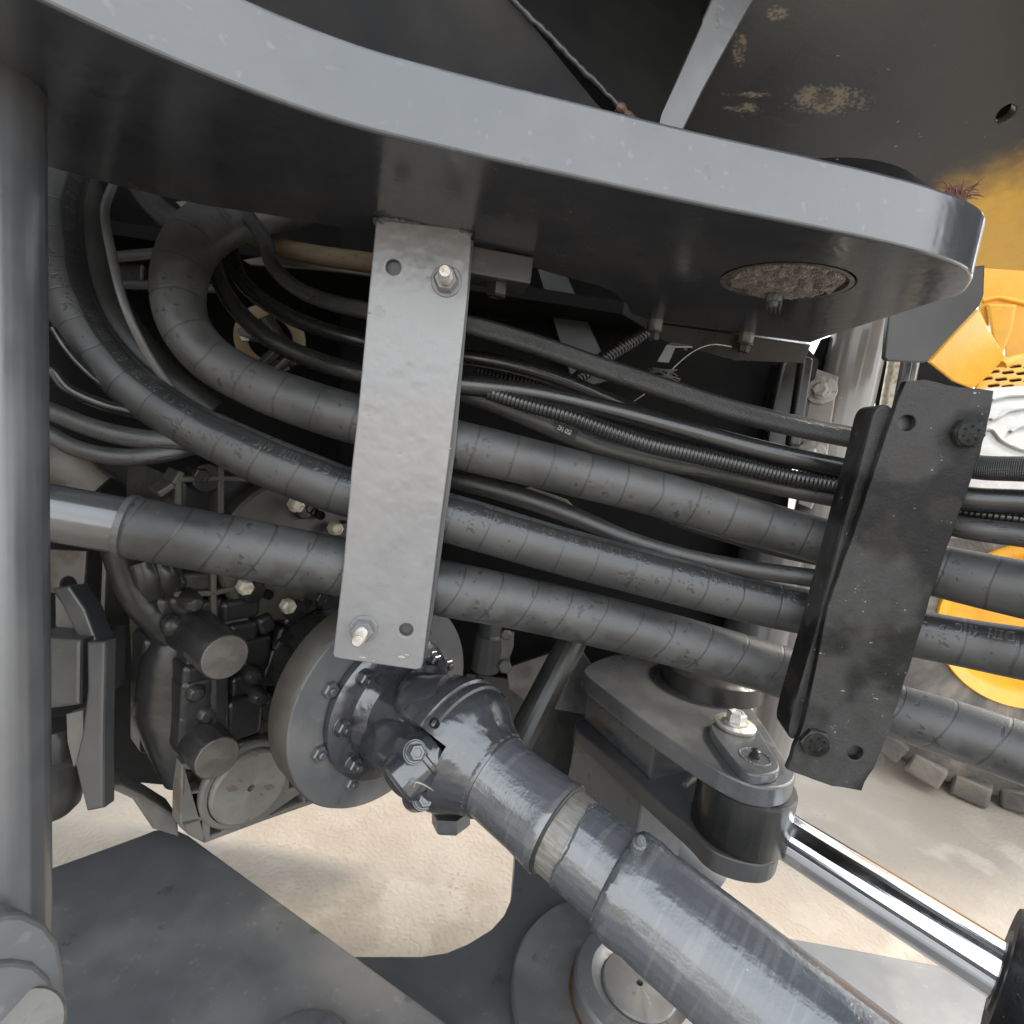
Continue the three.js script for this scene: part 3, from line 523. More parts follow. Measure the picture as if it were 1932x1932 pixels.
// hoses lie just behind the two clamp plates: shift their depths so that they touch them
const depthOf = (p) => p.clone().sub(O).dot(V(0, 0, -1).applyQuaternion(camera.quaternion));
function clamped(list, slack = [0, 0]) {
  if (list.at(-1)[0] > 2050) { const p = list.at(-2), q = list.at(-1); list = [...list, q.map((v, k) => v + 1.6 * (v - p[k]))]; }   // run on past the frame
  const cross = (C, x0, back, sl) => { const i = Math.max(1, list.findIndex((q) => q[0] > x0)), [a, b] = [list[i - 1], list[i]], f = (x0 - a[0]) / (b[0] - a[0]), at = a.map((v, k) => v + (b[k] - v) * f), pd = depthOf(C.at(at[0], at[1])); return pd + back + sl + at[2] * pd / 1036 - at[3]; };
  const x1 = 755, x2 = 1640, d1 = cross(C1, x1, 0.016, slack[0]), d2 = Math.max(...[x2, x2 + 60, x2 + 120, x2 + 190].map((x) => cross(C2, x, 0.022, slack[1])));
  return list.map(([x, y, r, dd]) => [x, y, r, dd + (x < x1 ? d1 * Math.max(0.35, 1 - (x1 - x) / 1200) : x > x2 ? d2 : d1 + (d2 - d1) * (x - x1) / (x2 - x1))]);
}
const hc = (list, slack) => hz(clamped(list, slack));
const BIG = 'thick wrapped rubber hoses', SMALL = 'small black hoses above the thick ones', LOOP = 'black hose loops at the lower left of the hose bundle';
{
  const a = thing('large_hose', 'uppermost thick dusty grey hose, bending down behind the left end of the bundle', 'hose', D(867, 840, 0.55), BIG);
  part(a, 'hose_wall', tube(hc([[560, 372, 50, 0.72], [480, 392, 50, 0.66], [410, 420, 50, 0.62], [357, 470, 50, 0.585], [337, 540, 48, 0.565], [345, 605, 45, 0.555], [390, 670, 44, 0.55], [478, 724, 44, 0.548], [576, 762, 46, 0.546], [671, 791, 47, 0.545], [867, 840, 46, 0.545], [1048, 884, 44, 0.55], [1240, 932, 43, 0.555], [1417, 983, 43, 0.545], [1590, 1032, 44, 0.515], [1787, 1081, 50, 0.47], [1931, 1112, 55, 0.43], [2100, 1145, 62, 0.39]]), { seg: 40, n: 170 }), M.hoseA);
  const b = thing('large_hose', 'middle thick dusty hose with a glossy lettered strip along its upper side', 'hose', D(848, 978, 0.55), BIG);
  part(b, 'hose_wall', tube(hc([[120, 300, 46, 0.62], [102, 380, 45, 0.6], [108, 470, 45, 0.585], [128, 555, 44, 0.57], [166, 630, 43, 0.56], [225, 705, 43, 0.55], [300, 765, 43, 0.545], [360, 802, 43, 0.54], [423, 833, 45, 0.54], [492, 866, 48, 0.54], [590, 905, 48, 0.54], [645, 925, 47, 0.542], [848, 978, 47, 0.545], [1058, 1039, 45, 0.55], [1290, 1100, 44, 0.55], [1417, 1133, 43, 0.54], [1558, 1162, 43, 0.515], [1820, 1213, 46, 0.46], [1931, 1233, 50, 0.43], [2100, 1260, 58, 0.39]]), { seg: 40, n: 170, u0: 0.04 }), M.hoseB);
  const c = thing('large_hose', 'lowest thick hose, pushed over a steel pipe end at the left', 'hose', D(823, 1107, 0.54), BIG);
  const cl = clamped([[240, 993, 57, 0.5], [262, 997, 59, 0.502], [330, 1010, 58, 0.507], [450, 1033, 57, 0.518], [645, 1070, 55, 0.535], [823, 1107, 53, 0.545], [977, 1137, 50, 0.55], [1140, 1174, 49, 0.55], [1310, 1219, 48, 0.54], [1522, 1282, 49, 0.51], [1686, 1340, 50, 0.465], [1808, 1379, 54, 0.435], [1931, 1421, 58, 0.405], [2090, 1475, 66, 0.37]]), PD = cl[0][3] - 0.5;
  part(c, 'hose_wall', tube(hz(cl), { seg: 40, n: 150 }), M.hoseC);
  const pipe = solo('steel_pipe_end', tube(hz([[-40, 942, 54, 0.475 + PD], [89, 966, 54, 0.485 + PD], [230, 991, 54, 0.498 + PD], [300, 1004, 52, 0.505 + PD]]), { seg: 44, n: 24 }), M.frameGloss, 'short glossy grey steel pipe entering the lowest thick hose', 'pipe');
  part(c, 'crimp_edge', turned(D(236, 992, 0.4985 + PD), D(262, 997, 0.502 + PD).sub(D(236, 992, 0.4985 + PD)), [[0, 0.0268], [-0.001, 0.0284], [0.001, 0.0292], [0.005, 0.0293], [0.006, 0.0268]].map(([q, r]) => [q, r * (0.5 + PD) / 0.5]), 44), M.grey, 'turned edge where the hose meets the pipe');

  const S = [
    ['black braided hose running highest of the small hoses right of the grey clamp', M.hoseBraid, [[466, 405, 13, 0.66], [500, 455, 14, 0.64], [515, 500, 14, 0.63], [551, 538, 14, 0.615], [600, 563, 15, 0.6], [692, 586, 16, 0.57], [780, 598, 17, 0.56], [882, 613, 18, 0.56], [1010, 650, 19, 0.56], [1141, 696, 19.5, 0.56], [1265, 737, 20, 0.56], [1387, 776, 20, 0.555], [1520, 808, 20, 0.545], [1640, 832, 20, 0.52], [1760, 862, 22, 0.48], [1840, 881, 23, 0.455], [1931, 885, 24, 0.43], [2100, 888, 27, 0.39]]],
    ['small black hose that slips behind its neighbour right of the grey clamp', M.hoseSmall, [[436, 470, 14, 0.66], [445, 510, 14, 0.65], [466, 542, 15, 0.635], [510, 576, 15, 0.62], [575, 610, 15, 0.6], [690, 645, 15, 0.575], [780, 660, 15, 0.575], [876, 673, 16, 0.58], [964, 689, 16, 0.585], [1059, 718, 17, 0.595], [1169, 764, 15, 0.615], [1270, 806, 14, 0.63], [1400, 862, 13, 0.64]]],
    ['smooth shiny black hose directly above the corrugated conduit', M.hoseSmall, [[400, 480, 15, 0.64], [412, 525, 15, 0.63], [440, 575, 16, 0.62], [502, 635, 17, 0.6], [584, 676, 18, 0.585], [686, 706, 18, 0.565], [790, 720, 18, 0.56], [876, 727, 18.5, 0.56], [1005, 742, 18.5, 0.565], [1141, 772, 19, 0.565], [1278, 808, 20, 0.56], [1417, 846, 20, 0.55], [1530, 872, 20, 0.535], [1629, 893, 21, 0.515], [1740, 922, 23, 0.475], [1820, 941, 24, 0.455], [1931, 948, 25, 0.43], [2100, 956, 28, 0.39]]],
    ['matt black hose with white printed letters, tucked above the uppermost thick hose', M.hoseDull, [[700, 700, 18, 0.64], [860, 735, 20, 0.64], [977, 776, 21, 0.635], [1059, 812, 21, 0.63], [1128, 841, 20, 0.625], [1250, 872, 19, 0.615], [1400, 902, 18, 0.6], [1500, 925, 17, 0.57], [1602, 945, 17, 0.54], [1720, 968, 19, 0.5], [1807, 993, 21, 0.47], [1931, 1010, 23, 0.44], [2100, 1030, 25, 0.4]]],
    ['flat dull black hose in the gap above the middle thick hose', M.hoseDull, [[700, 860, 17, 0.62], [860, 905, 18, 0.62], [977, 936, 19, 0.615], [1078, 972, 18, 0.61], [1179, 1014, 15, 0.6], [1290, 1048, 14, 0.59], [1417, 1074, 16, 0.565], [1562, 1096, 18, 0.53], [1700, 1130, 18, 0.5]]],
    ['thin hose against the upper thick hose, in the dark strip below it', M.hoseDull, [[1130, 905, 9, 0.64], [1280, 985, 9, 0.62], [1400, 1022, 10, 0.6], [1480, 1045, 9, 0.57], [1560, 1063, 8, 0.54]]],
  ];
  S.forEach(([label, mat, list], i) => { const o = thing('small_hose', label, 'hose', D(list[4][0], list[4][1], list[4][3]), SMALL); part(o, 'hose_wall', tube(list.at(-1)[0] > 1690 ? hc(list, i > 3 ? [0.065, 0.03] : i > 2 ? [0.02, 0] : [0, 0]) : hz(list.map(([x, y, r, d]) => [x, y, r, d + 0.03])), { seg: 26, n: 150 }), mat); if (i === 3) { // white print on the matt hose
      const cv = document.createElement('canvas'); cv.width = 256; cv.height = 64; const x = cv.getContext('2d'); x.fillStyle = '#0b0b0b'; x.fillRect(0, 0, 256, 64); x.fillStyle = '#c9c5bd'; x.font = '40px sans-serif'; x.textAlign = 'center'; x.textBaseline = 'middle'; x.fillText('ISO 142', 128, 34);
      const tx = new THREE.CanvasTexture(cv); tx.colorSpace = THREE.SRGBColorSpace;
      const c = new THREE.CatmullRomCurve3(hz([[1040, 803, 20], [1062, 813, 20], [1085, 823, 20]].map((q) => { const k = clamped(list, [0.02, 0]), a = k[3], b = k[4]; return [...q, a[3] + (b[3] - a[3]) * (q[0] - a[0]) / (b[0] - a[0])]; })).map((q) => q[0]));
      const RR = 21.2 * clamped(list, [0.02, 0])[3][3] / 1036, pos = [], uv = [], idx = [], n = 10, m = 6;
      for (let k = 0; k <= n; k++) { const p = c.getPoint(k / n), tg = c.getTangent(k / n), e = toEye(p); e.addScaledVector(tg, -e.dot(tg)).normalize(); const up = e.clone().cross(tg); for (let j = 0; j <= m; j++) { const th = (j / m - 0.5) * 0.9 + 0.1, q = p.clone().addScaledVector(e, Math.cos(th) * RR).addScaledVector(up, Math.sin(th) * RR); pos.push(q.x, q.y, q.z); uv.push(1 - k / n, 1 - j / m); } }
      for (let k = 0; k < n; k++) for (let j = 0; j < m; j++) { const a2 = k * (m + 1) + j, b2 = a2 + m + 1; idx.push(a2, b2, a2 + 1, a2 + 1, b2, b2 + 1); }
      const g = new THREE.BufferGeometry(); g.setAttribute('position', new THREE.Float32BufferAttribute(pos, 3)); g.setAttribute('uv', new THREE.Float32BufferAttribute(uv, 2)); g.setIndex(idx); g.computeVertexNormals();
      part(o, 'printed_letters', g, new THREE.MeshStandardMaterial({ map: tx, roughness: 0.5 })); } });
  const con = [
    ['corrugated_conduit', 'black corrugated conduit catching light under the smooth shiny hose', [[920, 740, 13, 0.6], [1000, 765, 13.5, 0.59], [1073, 785, 14, 0.58], [1141, 810, 15, 0.575], [1223, 838, 15.5, 0.57], [1310, 858, 15, 0.57], [1387, 876, 15, 0.565], [1484, 899, 14, 0.555], [1610, 921, 14, 0.53], [1750, 950, 13, 0.49], [1850, 969, 11, 0.465], [1931, 980, 10, 0.445], [2050, 1000, 10, 0.42]], 0.0042],
    ['corrugated_conduit', 'short brownish corrugated sleeve hanging below the screws of the hinge plate', [[1222, 626, 8, 0.7], [1200, 640, 12, 0.7], [1170, 657, 13, 0.695], [1140, 676, 13, 0.69], [1100, 706, 12, 0.685], [1078, 722, 11, 0.68], [1050, 745, 10, 0.675]], 0.0048],
    ['corrugated_conduit', 'dim corrugated conduit deep in the gap under the braided hose', [[900, 690, 12, 0.66], [950, 704, 12, 0.66], [1010, 716, 12, 0.66], [1060, 730, 11, 0.66]], 0.0048],
  ];
  for (const [name, label, list, pitch] of con) { const o = thing(name, label, 'conduit', D(list[3][0], list[3][1], list[3][3])); part(o, 'sleeve', tube(list.at(-1)[0] > 1690 ? hc(list, [0.02, 0.01]) : hz(list), { seg: 18, n: name && list.length > 8 ? 900 : 320, rib: 0.22, ribPitch: pitch }), M.hoseSmall); }
  const Lp = [
    ['thin shiny hose arching in from the post, topmost of the lower left loops', M.hoseSmall, [[20, 650, 10, 0.5], [92, 694, 10, 0.51], [125, 732, 11, 0.52], [190, 762, 11, 0.54], [246, 776, 11, 0.56], [320, 796, 11, 0.58], [400, 815, 11, 0.6]]],
    ['middle hose of the lower left loops, wrapped and satin black', M.hoseDull, [[20, 760, 17, 0.5], [92, 776, 18, 0.51], [158, 802, 18, 0.525], [240, 824, 19, 0.545], [354, 835, 18, 0.57], [450, 835, 17, 0.6]]],
    ['lowest hose of the lower left loops, dusty on top', M.hoseDull, [[20, 780, 14, 0.5], [92, 818, 15, 0.51], [141, 845, 16, 0.52], [223, 862, 17, 0.54], [305, 857, 16, 0.56], [371, 841, 15, 0.58], [450, 815, 14, 0.61]]],
    ['very thin pale hose beside the thick hose at the far left', M.hoseSmall, [[100, 620, 6, 0.54], [118, 648, 6.5, 0.54], [145, 682, 6.5, 0.545], [176, 712, 6, 0.55], [215, 745, 6, 0.56]]],
  ];
  for (const [label, mat, list] of Lp) { const o = thing('looped_hose', label, 'hose', D(list[2][0], list[2][1], list[2][3]), LOOP); part(o, 'hose_wall', tube(hz(list), { seg: 22, n: 90 }), mat); }
  solo('cable_strap', tube(hz([[215, 345, 12, 0.56], [198, 395, 13, 0.55], [212, 485, 14, 0.545], [230, 560, 13, 0.54], [250, 612, 13, 0.545], [280, 670, 14, 0.56], [320, 730, 14, 0.58]]), { seg: 18, n: 60, flat: 0.6 }), M.grey, 'flat bluish grey hose strap crossing the dark gap at the upper left', 'strap');
  solo('suction_hose', tube(hz([[150, 300, 34, 0.66], [150, 360, 36, 0.65], [160, 440, 36, 0.64], [190, 540, 36, 0.62], [245, 640, 36, 0.6], [320, 720, 34, 0.6], [400, 780, 30, 0.62]]), { seg: 26, n: 90 }), M.rubber, 'dark black hose inside the bend, between the post and the uppermost thick hose', 'hose');
  solo('hose_elbow', tube(hz([[255, 340, 20, 0.68], [285, 380, 20, 0.67], [320, 412, 22, 0.655], [370, 440, 24, 0.64]]), { seg: 22, n: 40 }), M.hoseDull, 'short dark elbow hose under the hinge plate at the upper left', 'hose');
  solo('cable_bundle', tube(hz([[440, 428, 16, 0.74], [528, 466, 17, 0.73], [600, 482, 18, 0.72], [700, 497, 19, 0.71], [800, 520, 19, 0.7]]), { seg: 22, n: 60 }), (() => { const m = hoseSkin([0.08, 0.05, 0.02], 471, { pitch: 0, dust: 0.3, dustC: [0.15, 0.11, 0.06], weave: 2, rough: 0.55, stain: 0.6 }); return m; })(), 'tan braided cable sleeve lying along the hinge plate left of the grey clamp', 'cable sleeve');
}

// ================================================================== transmission housing, brake disc, drive shaft
const toWorld = (x, y, z) => V(x, y, z).applyQuaternion(camera.quaternion);
const AX = toWorld(0.74, -0.22, 0.62).setY(0).normalize();      // the output axis, level
const TZ = V(AX.z, 0, -AX.x);                                     // level, along the housing's face
const HP = D(466, 1478, 0.74);
const face = (x, y, off = 0) => onPlane(x, y, HP.clone().addScaledVector(AX, off), AX);
{
  const t = thing('gearbox_housing', 'dark cast gearbox housing with ribs, stubs and bolts behind the thick hoses', 'gearbox', HP);
  const rib = (list, w, h, off = 0, mat = M.cast, name = 'rib') => { const out = []; for (let i = 0; i < list.length - 1; i++) { const a = face(...list[i], off), b = face(...list[i + 1], off); out.push(bar(a.addScaledVector(AX, -h / 2), b.addScaledVector(AX, -h / 2), w, h, b.clone().sub(a).cross(AX), Math.min(w, h) * 0.3)); } return part(t, name, merge(out), mat); };
  part(t, 'body', plate([[338, 905], [420, 872], [660, 880], [760, 960], [800, 1200], [700, 1450], [640, 1490], [640, 1500], [390, 1575], [346, 1440], [340, 1380], [335, 1230], [352, 1180], [345, 1120], [330, 1060]].map(([x, y]) => face(x, y, -0.035)), 0.2, { bevel: 0.008, dir: AX.clone().negate(), steps: 3 }), M.cast);
  part(t, 'side_bulge', tube([[face(352, 1180, -0.07), 0.03], [face(338, 1240, -0.065), 0.042], [face(332, 1330, -0.06), 0.048], [face(338, 1400, -0.05), 0.036], [face(346, 1470, -0.045), 0.022]], { seg: 30, n: 50 }), M.cast);
  // lower flange: a web of ribs round open pockets, bare casting
  const pk = [[[351, 1452], [378, 1455], [388, 1470], [387, 1490], [352, 1496]], [[349, 1500], [386, 1497], [386, 1540], [348, 1546]], [[353, 1558], [382, 1549], [381, 1582], [358, 1571]], [[398, 1557], [410, 1551], [426, 1563], [418, 1570], [398, 1577]], [[512, 1536], [570, 1496], [572, 1514], [508, 1540]], [[548, 1462], [570, 1470], [570, 1482], [546, 1490]], [[580, 1488], [606, 1498], [600, 1508], [578, 1514]]];
  part(t, 'flange', plate([[343, 1442], [400, 1432], [440, 1405], [500, 1395], [545, 1405], [560, 1440], [600, 1470], [640, 1492], [636, 1503], [600, 1514], [500, 1549], [386, 1592], [358, 1578], [340, 1562]].map(([x, y]) => face(x, y)), 0.03, { bevel: 0.0025, dir: AX.clone().negate(), holes: pk.map((q) => ({ pts: q.map(([x, y]) => face(x, y)) })), steps: 3 }), M.castBare, 'bare grey lower flange with pockets');
  part(t, 'flange_web', plate([[345, 1444], [560, 1440], [630, 1492], [390, 1586], [345, 1562]].map(([x, y]) => face(x, y, -0.031)), 0.01, { dir: AX.clone().negate() }), M.cast);
  // plug cover
  const pc = face(466, 1478, 0.001), R = 0.0505;
  part(t, 'cover_rim', turned(pc.clone().addScaledVector(AX, -0.006), AX, [[0, R * 1.2], [0.008, R * 1.2], [0.011, R * 1.15], [0.011, R * 1.04], [-0.012, R * 1.02], [-0.012, 0]], 56), M.castBare);
  part(t, 'cover_plug', turned(pc.clone().addScaledVector(AX, -0.006), AX, [[0, R], [0.016, R], [0.019, R * 0.95], [0.0185, R * 0.5], [0.0185, 0.0048], [0.01, 0.0046], [0.01, 0]], 56), M.plug, 'pale round plug cover with a small hole');
  part(t, 'plug_rust', turned(pc.clone().addScaledVector(AX, -0.005), AX, [[0, R * 1.005], [0.005, R * 1.005], [0.005, R * 0.99]], 56), M.rust);
  for (const [x, y] of [[528, 1434], [532, 1470], [524, 1490], [444, 1460], [430, 1540]]) part(t, 'hole', turned(face(x, y, 0.0055), AX, [[-0.004, 0.0022], [0.0004, 0.0026], [0.0004, 0]], 14), M.void);
  // two round stubs
  for (const [x, y, o, r, l, mat] of [[425, 1240, 0.075, 0.0268, 0.1, M.stud], [410, 1430, 0.05, 0.0268, 0.08, M.stud]]) { const c = face(x, y, o); part(t, 'stub', turned(c.clone().addScaledVector(AX, -l), AX, [[0, r * 1.1], [l * 0.3, r], [l - 0.002, r * 0.99], [l, r * 0.95], [l, 0]], 40), M.cast); part(t, 'stub_face', turned(c, AX, [[0, r * 0.93], [0.0012, r * 0.9], [0.0012, 0]], 36), mat, 'bare machined face of the stub'); }
  // star of arms round the upper stub, upright rib below it, the bolted seam at the right
  rib([[404, 1196], [356, 1176]], 0.024, 0.05, 0.0); rib([[404, 1196], [372, 1250], [352, 1252]], 0.03, 0.05, 0.0); rib([[430, 1200], [490, 1190], [520, 1172]], 0.028, 0.05, 0.0); rib([[400, 1210], [340, 1120], [300, 1060]], 0.03, 0.05, -0.01);
  rib([[417, 1250], [416, 1400]], 0.022, 0.045, 0.015);
  for (const q of [[[352, 1178], [410, 1178], [470, 1168]], [[404, 1120], [405, 1178]], [[330, 1122], [404, 1120], [452, 1108]], [[334, 1066], [332, 1122]], [[338, 905], [420, 903], [520, 906]], [[418, 880], [418, 970]], [[338, 906], [336, 1000]], [[345, 890], [330, 915], [300, 935]], [[404, 1060], [404, 1120]]]) rib(q, 0.0075, 0.034, -0.008, M.castMid);
  rib([[585, 1130], [545, 1185], [530, 1225], [500, 1300], [488, 1330], [495, 1360], [508, 1390]], 0.022, 0.05, -0.005, M.cast, 'seam_flange');
  for (const [x, y, r] of [[604, 1128, 0.011], [528, 1218, 0.012], [495, 1318, 0.012], [545, 1402, 0.01]]) { part(t, 'bolt_boss', turned(face(x, y, -0.03), AX, [[0, r * 1.7], [0.03, r * 1.55], [0.033, r * 1.4], [0.033, 0]], 28), M.cast); bolt(t, face(x, y, 0.003), AX, r * 0.92, 0.009, M.cast); }
  bolt(t, face(633, 1497, 0), AX, 0.0085, 0.008, M.castBare);
  part(t, 'bolt_boss', turned(face(377, 897, -0.03), AX, [[0, 0.018], [0.02, 0.016], [0.021, 0]], 24), M.cast); bolt(t, face(377, 897, -0.01), AX, 0.009, 0.008, M.cast);
  // round bearing cover with bright screws
  const cc = face(556, 1040, -0.01), cr = 0.098;
  part(t, 'bearing_cover', turned(cc.clone().addScaledVector(AX, -0.03), AX, [[0, cr], [0.026, cr], [0.03, cr * 0.96], [0.03, cr * 0.8], [0.033, cr * 0.76], [0.033, 0]], 56), M.castMid);
  for (const [x, y] of [[554, 951], [628, 995], [458, 1105], [539, 1141]]) {
    part(t, 'screw_boss', turned(face(x, y, -0.03), AX, [[0, 0.016], [0.03, 0.015], [0.033, 0.013], [0.033, 0]], 24), M.cast);
    bolt(t, face(x, y, 0.003), AX, 0.0098, 0.014, M.zincYellow, { name: 'bolt' });
  }
  for (const [x, y] of [[583, 959], [592, 966], [604, 972], [506, 1122], [516, 1095]]) part(t, 'hole', turned(face(x, y, 0.0), AX, [[-0.002, 0.0062], [0.0035, 0.0062], [0.0035, 0.0045], [0.001, 0.004], [0.001, 0]], 16), M.void);
  // flowing pipes of the casting, left
  part(t, 'cast_duct', tube([[face(226, 1020, -0.05), 0.02], [face(240, 1080, -0.05), 0.018], [face(270, 1140, -0.045), 0.018], [face(312, 1182, -0.04), 0.02], [face(325, 1205, -0.04), 0.014]], { seg: 24, n: 50 }), M.cast);
  for (const [a, b] of [[[268, 1060], [292, 1118]], [[300, 1062], [322, 1105]]]) part(t, 'cast_rib', tube([[face(...a, 0.01), 0.013], [face((a[0] + b[0]) / 2, (a[1] + b[1]) / 2, 0.014), 0.014], [face(...b, 0.0), 0.011]], { seg: 18, n: 20 }), M.cast);
  for (const [x, y, w, h, o] of [[300, 1110, 0.06, 0.05, -0.06], [318, 1150, 0.04, 0.05, -0.05], [352, 1090, 0.05, 0.03, -0.04], [440, 1140, 0.05, 0.03, -0.03], [372, 1150, 0.045, 0.04, -0.035], [470, 1225, 0.04, 0.05, -0.03], [455, 1290, 0.05, 0.05, -0.03], [372, 1265, 0.05, 0.04, -0.02], [345, 1410, 0.03, 0.05, -0.04], [480, 1390, 0.05, 0.03, -0.025], [520, 1280, 0.04, 0.07, -0.04], [300, 1250, 0.05, 0.09, -0.09], [296, 1340, 0.05, 0.09, -0.1]]) part(t, 'cast_panel', block(face(x, y, o), w, h, 0.05, TZ.clone().add(V(0, 0.08 * (rnd() - 0.5), 0)), UPV, 0.008), M.cast);
  for (const [x, y] of [[372, 1330], [366, 1390], [352, 1290], [470, 1300], [460, 1260], [348, 1125]]) part(t, 'cast_boss', turned(face(x, y, -0.02), AX, [[0, 0.013], [0.03, 0.011], [0.036, 0.007], [0.037, 0]], 20), M.cast);
  part(t, 'drain_plug', new THREE.SphereGeometry(0.013, 24, 16).translate(...face(326, 1180, -0.012).toArray()), M.black);
  for (const [x, y, w, h] of [[372, 1310, 0.05, 0.06], [368, 1362, 0.05, 0.05], [450, 1345, 0.05, 0.06]]) part(t, 'cast_panel', block(face(x, y, -0.012), w, h, 0.04, TZ, UPV, 0.009), M.cast);
  // left mounting foot of the housing
  part(t, 'foot', plate([[200, 1479], [232, 1482], [270, 1500], [336, 1541], [338, 1580], [290, 1566], [252, 1510], [205, 1488]].map(([x, y]) => face(x, y, -0.05)), 0.05, { bevel: 0.004, dir: AX.clone().negate() }), M.castBare, 'pale cast foot at the left of the housing');
}
const DC = D(730, 1327, 0.68);
{
  const t = thing('brake_disc', 'round grey parking brake disc with a ring of bolts behind the drive shaft', 'brake disc', DC);
  const R = 200 * 0.68 / 1036;
  part(t, 'disc', turned(DC.clone().addScaledVector(AX, -0.046), AX, [[0, 0.03], [0, R * 0.965], [0.004, R * 0.985], [0.043, R], [0.046, R * 0.985], [0.046, 0.03]], 96), M.castMid);
  part(t, 'disc_face', turned(DC, AX, [[-0.001, 0.03], [-0.001, R * 0.988], [0.0022, R * 0.98], [0.0022, 0.08]], 96), M.lower, 'flat painted face of the disc');
  part(t, 'drum_neck', turned(DC.clone().addScaledVector(AX, -0.16), AX, [[0, 0.07], [0.12, 0.07]], 40), M.black);
  const { u, v } = basis(AX);
  for (let i = 0; i < 8; i++) { const a = i * Math.PI / 4 + 0.3, c = DC.clone().addScaledVector(AX, 0.0022).addScaledVector(u, Math.cos(a) * R * 0.735).addScaledVector(v, Math.sin(a) * R * 0.735); bolt(t, c, AX, 0.0094, 0.008, M.lug); part(t, 'bolt_end', turned(c.clone().addScaledVector(AX, 0.008), AX, [[0, 0.0045], [0.003, 0.0045], [0.004, 0.0035], [0.004, 0]], 14), M.lug); }
}
{
  const A = D(934, 1466, 0.58), E = D(1380, 1834, 0.44), sh = E.clone().sub(A).normalize();
  const t = thing('drive_shaft', 'grey telescopic drive shaft with universal joint running to the lower right', 'drive shaft', A);
  const J = D(826, 1398, 0.622);                         // joint centre
  const { u, v } = basis(AX);
  // companion flange on the disc
  const hub = DC.clone().addScaledVector(AX, 0.003);
  part(t, 'flange', turned(hub, AX, [[0, 0.088], [0.002, 0.0895], [0.011, 0.0895], [0.013, 0.087], [0.014, 0.062], [0.03, 0.05], [0.05, 0.045], [0.052, 0]], 64), M.shaftDark);
  for (let i = 0; i < 8; i++) { const a = i * Math.PI / 4 + 0.75, c = hub.clone().addScaledVector(AX, 0.0125).addScaledVector(u, Math.cos(a) * 0.074).addScaledVector(v, Math.sin(a) * 0.074); part(t, 'washer', washer(c, AX, 0.0115), M.shaftDark); bolt(t, c.clone().addScaledVector(AX, 0.002), AX, 0.0092, 0.008, M.shaftDark); part(t, 'bolt_end', turned(c.clone().addScaledVector(AX, 0.01), AX, [[0, 0.0047], [0.005, 0.0047], [0.006, 0.004], [0.006, 0]], 14), M.shaftDark); }
  // fixed yoke: barrel and two ears, holding the lower-left bearing cap and its twin
  const cap1 = D(748, 1478, 0.55), cap2 = D(812, 1418, 0.566), ca = cap2.clone().sub(cap1).normalize();   // axis of the near cap
  part(t, 'yoke_barrel', turned(hub.clone().addScaledVector(AX, 0.02), AX, [[0, 0.052], [0.03, 0.05], [0.05, 0.054], [0.062, 0.05], [0.066, 0.036], [0.066, 0]], 48), M.shaftDark);
  const earC = (q) => mid(cap1, cap2, q);
  const farCap = J.clone().multiplyScalar(2).sub(mid(cap1, cap2, 0.3));
  part(t, 'yoke_ear', tube([[hub.clone().addScaledVector(AX, 0.035).add(V(-0.02, -0.03, 0)), 0.036], [mid(cap1, cap2, 0.5).lerp(hub, 0.35).add(V(0, -0.006, 0)), 0.034], [mid(cap1, cap2, 0.45).add(V(0.0, -0.004, -0.03)), 0.026]], { seg: 28, n: 30 }), M.shaftDark);
  part(t, 'yoke_ear', tube([[hub.clone().addScaledVector(AX, 0.035).add(V(0.02, 0.03, 0)), 0.036], [D(800, 1330, 0.62), 0.034], [D(850, 1325, 0.605), 0.03]], { seg: 28, n: 30 }), M.shaftDark);
  // cross
  part(t, 'joint_cross', merge([rod(cap1, J.clone().addScaledVector(ca, 0.055), 0.02, 0.002), rod(D(826, 1340, 0.615), D(838, 1480, 0.62), 0.021, 0.002), new THREE.SphereGeometry(0.033, 28, 20).translate(...J.toArray())].map((g) => boxUV(g))), M.shaftDark);
  // near bearing cap with its strap and two bolts
  const cl = cap1.distanceTo(cap2);
  part(t, 'bearing_cap', turned(cap1, ca, [[0, 0], [0, 0.0222], [0.003, 0.025], [cl * 0.7, 0.0258], [cl * 0.74, 0.0246], [cl * 0.77, 0.026], [cl * 0.86, 0.026], [cl * 0.89, 0.0246], [cl, 0.025], [cl * 1.2, 0.02]], 44), M.shaftDark);
  part(t, 'cap_end', turned(cap1.clone().addScaledVector(ca, -0.0006), ca, [[0, 0], [0, 0.0218], [0.001, 0.0222]], 40), M.lug, 'flat paler end of the bearing cap');
  const side = ca.clone().cross(toEye(cap1)).normalize(), eyeN = side.clone().cross(ca).normalize();
  const capAt = (l, ang, r) => cap1.clone().addScaledVector(ca, l).addScaledVector(eyeN.clone().multiplyScalar(Math.sign(eyeN.dot(toEye(cap1)))), Math.cos(ang) * r).addScaledVector(side, Math.sin(ang) * r);
  for (const [ax, ay, q] of [[784, 1419, 0.534], [800, 1507, 0.56]]) { const p = D(ax, ay, q), n = toEye(p).add(AX.clone().multiplyScalar(0.55)).add(V(0, 0.15, 0)).normalize(); part(t, 'bolt_lug', turned(p.clone().addScaledVector(n, -0.03), n, [[0, 0.016], [0.024, 0.0125], [0.027, 0.0115], [0.027, 0]], 28), M.shaftDark); part(t, 'washer', washer(p.clone().addScaledVector(n, -0.003), n, 0.0105), M.shaftDark); bolt(t, p, n, 0.0085, 0.008, M.shaftDark); }
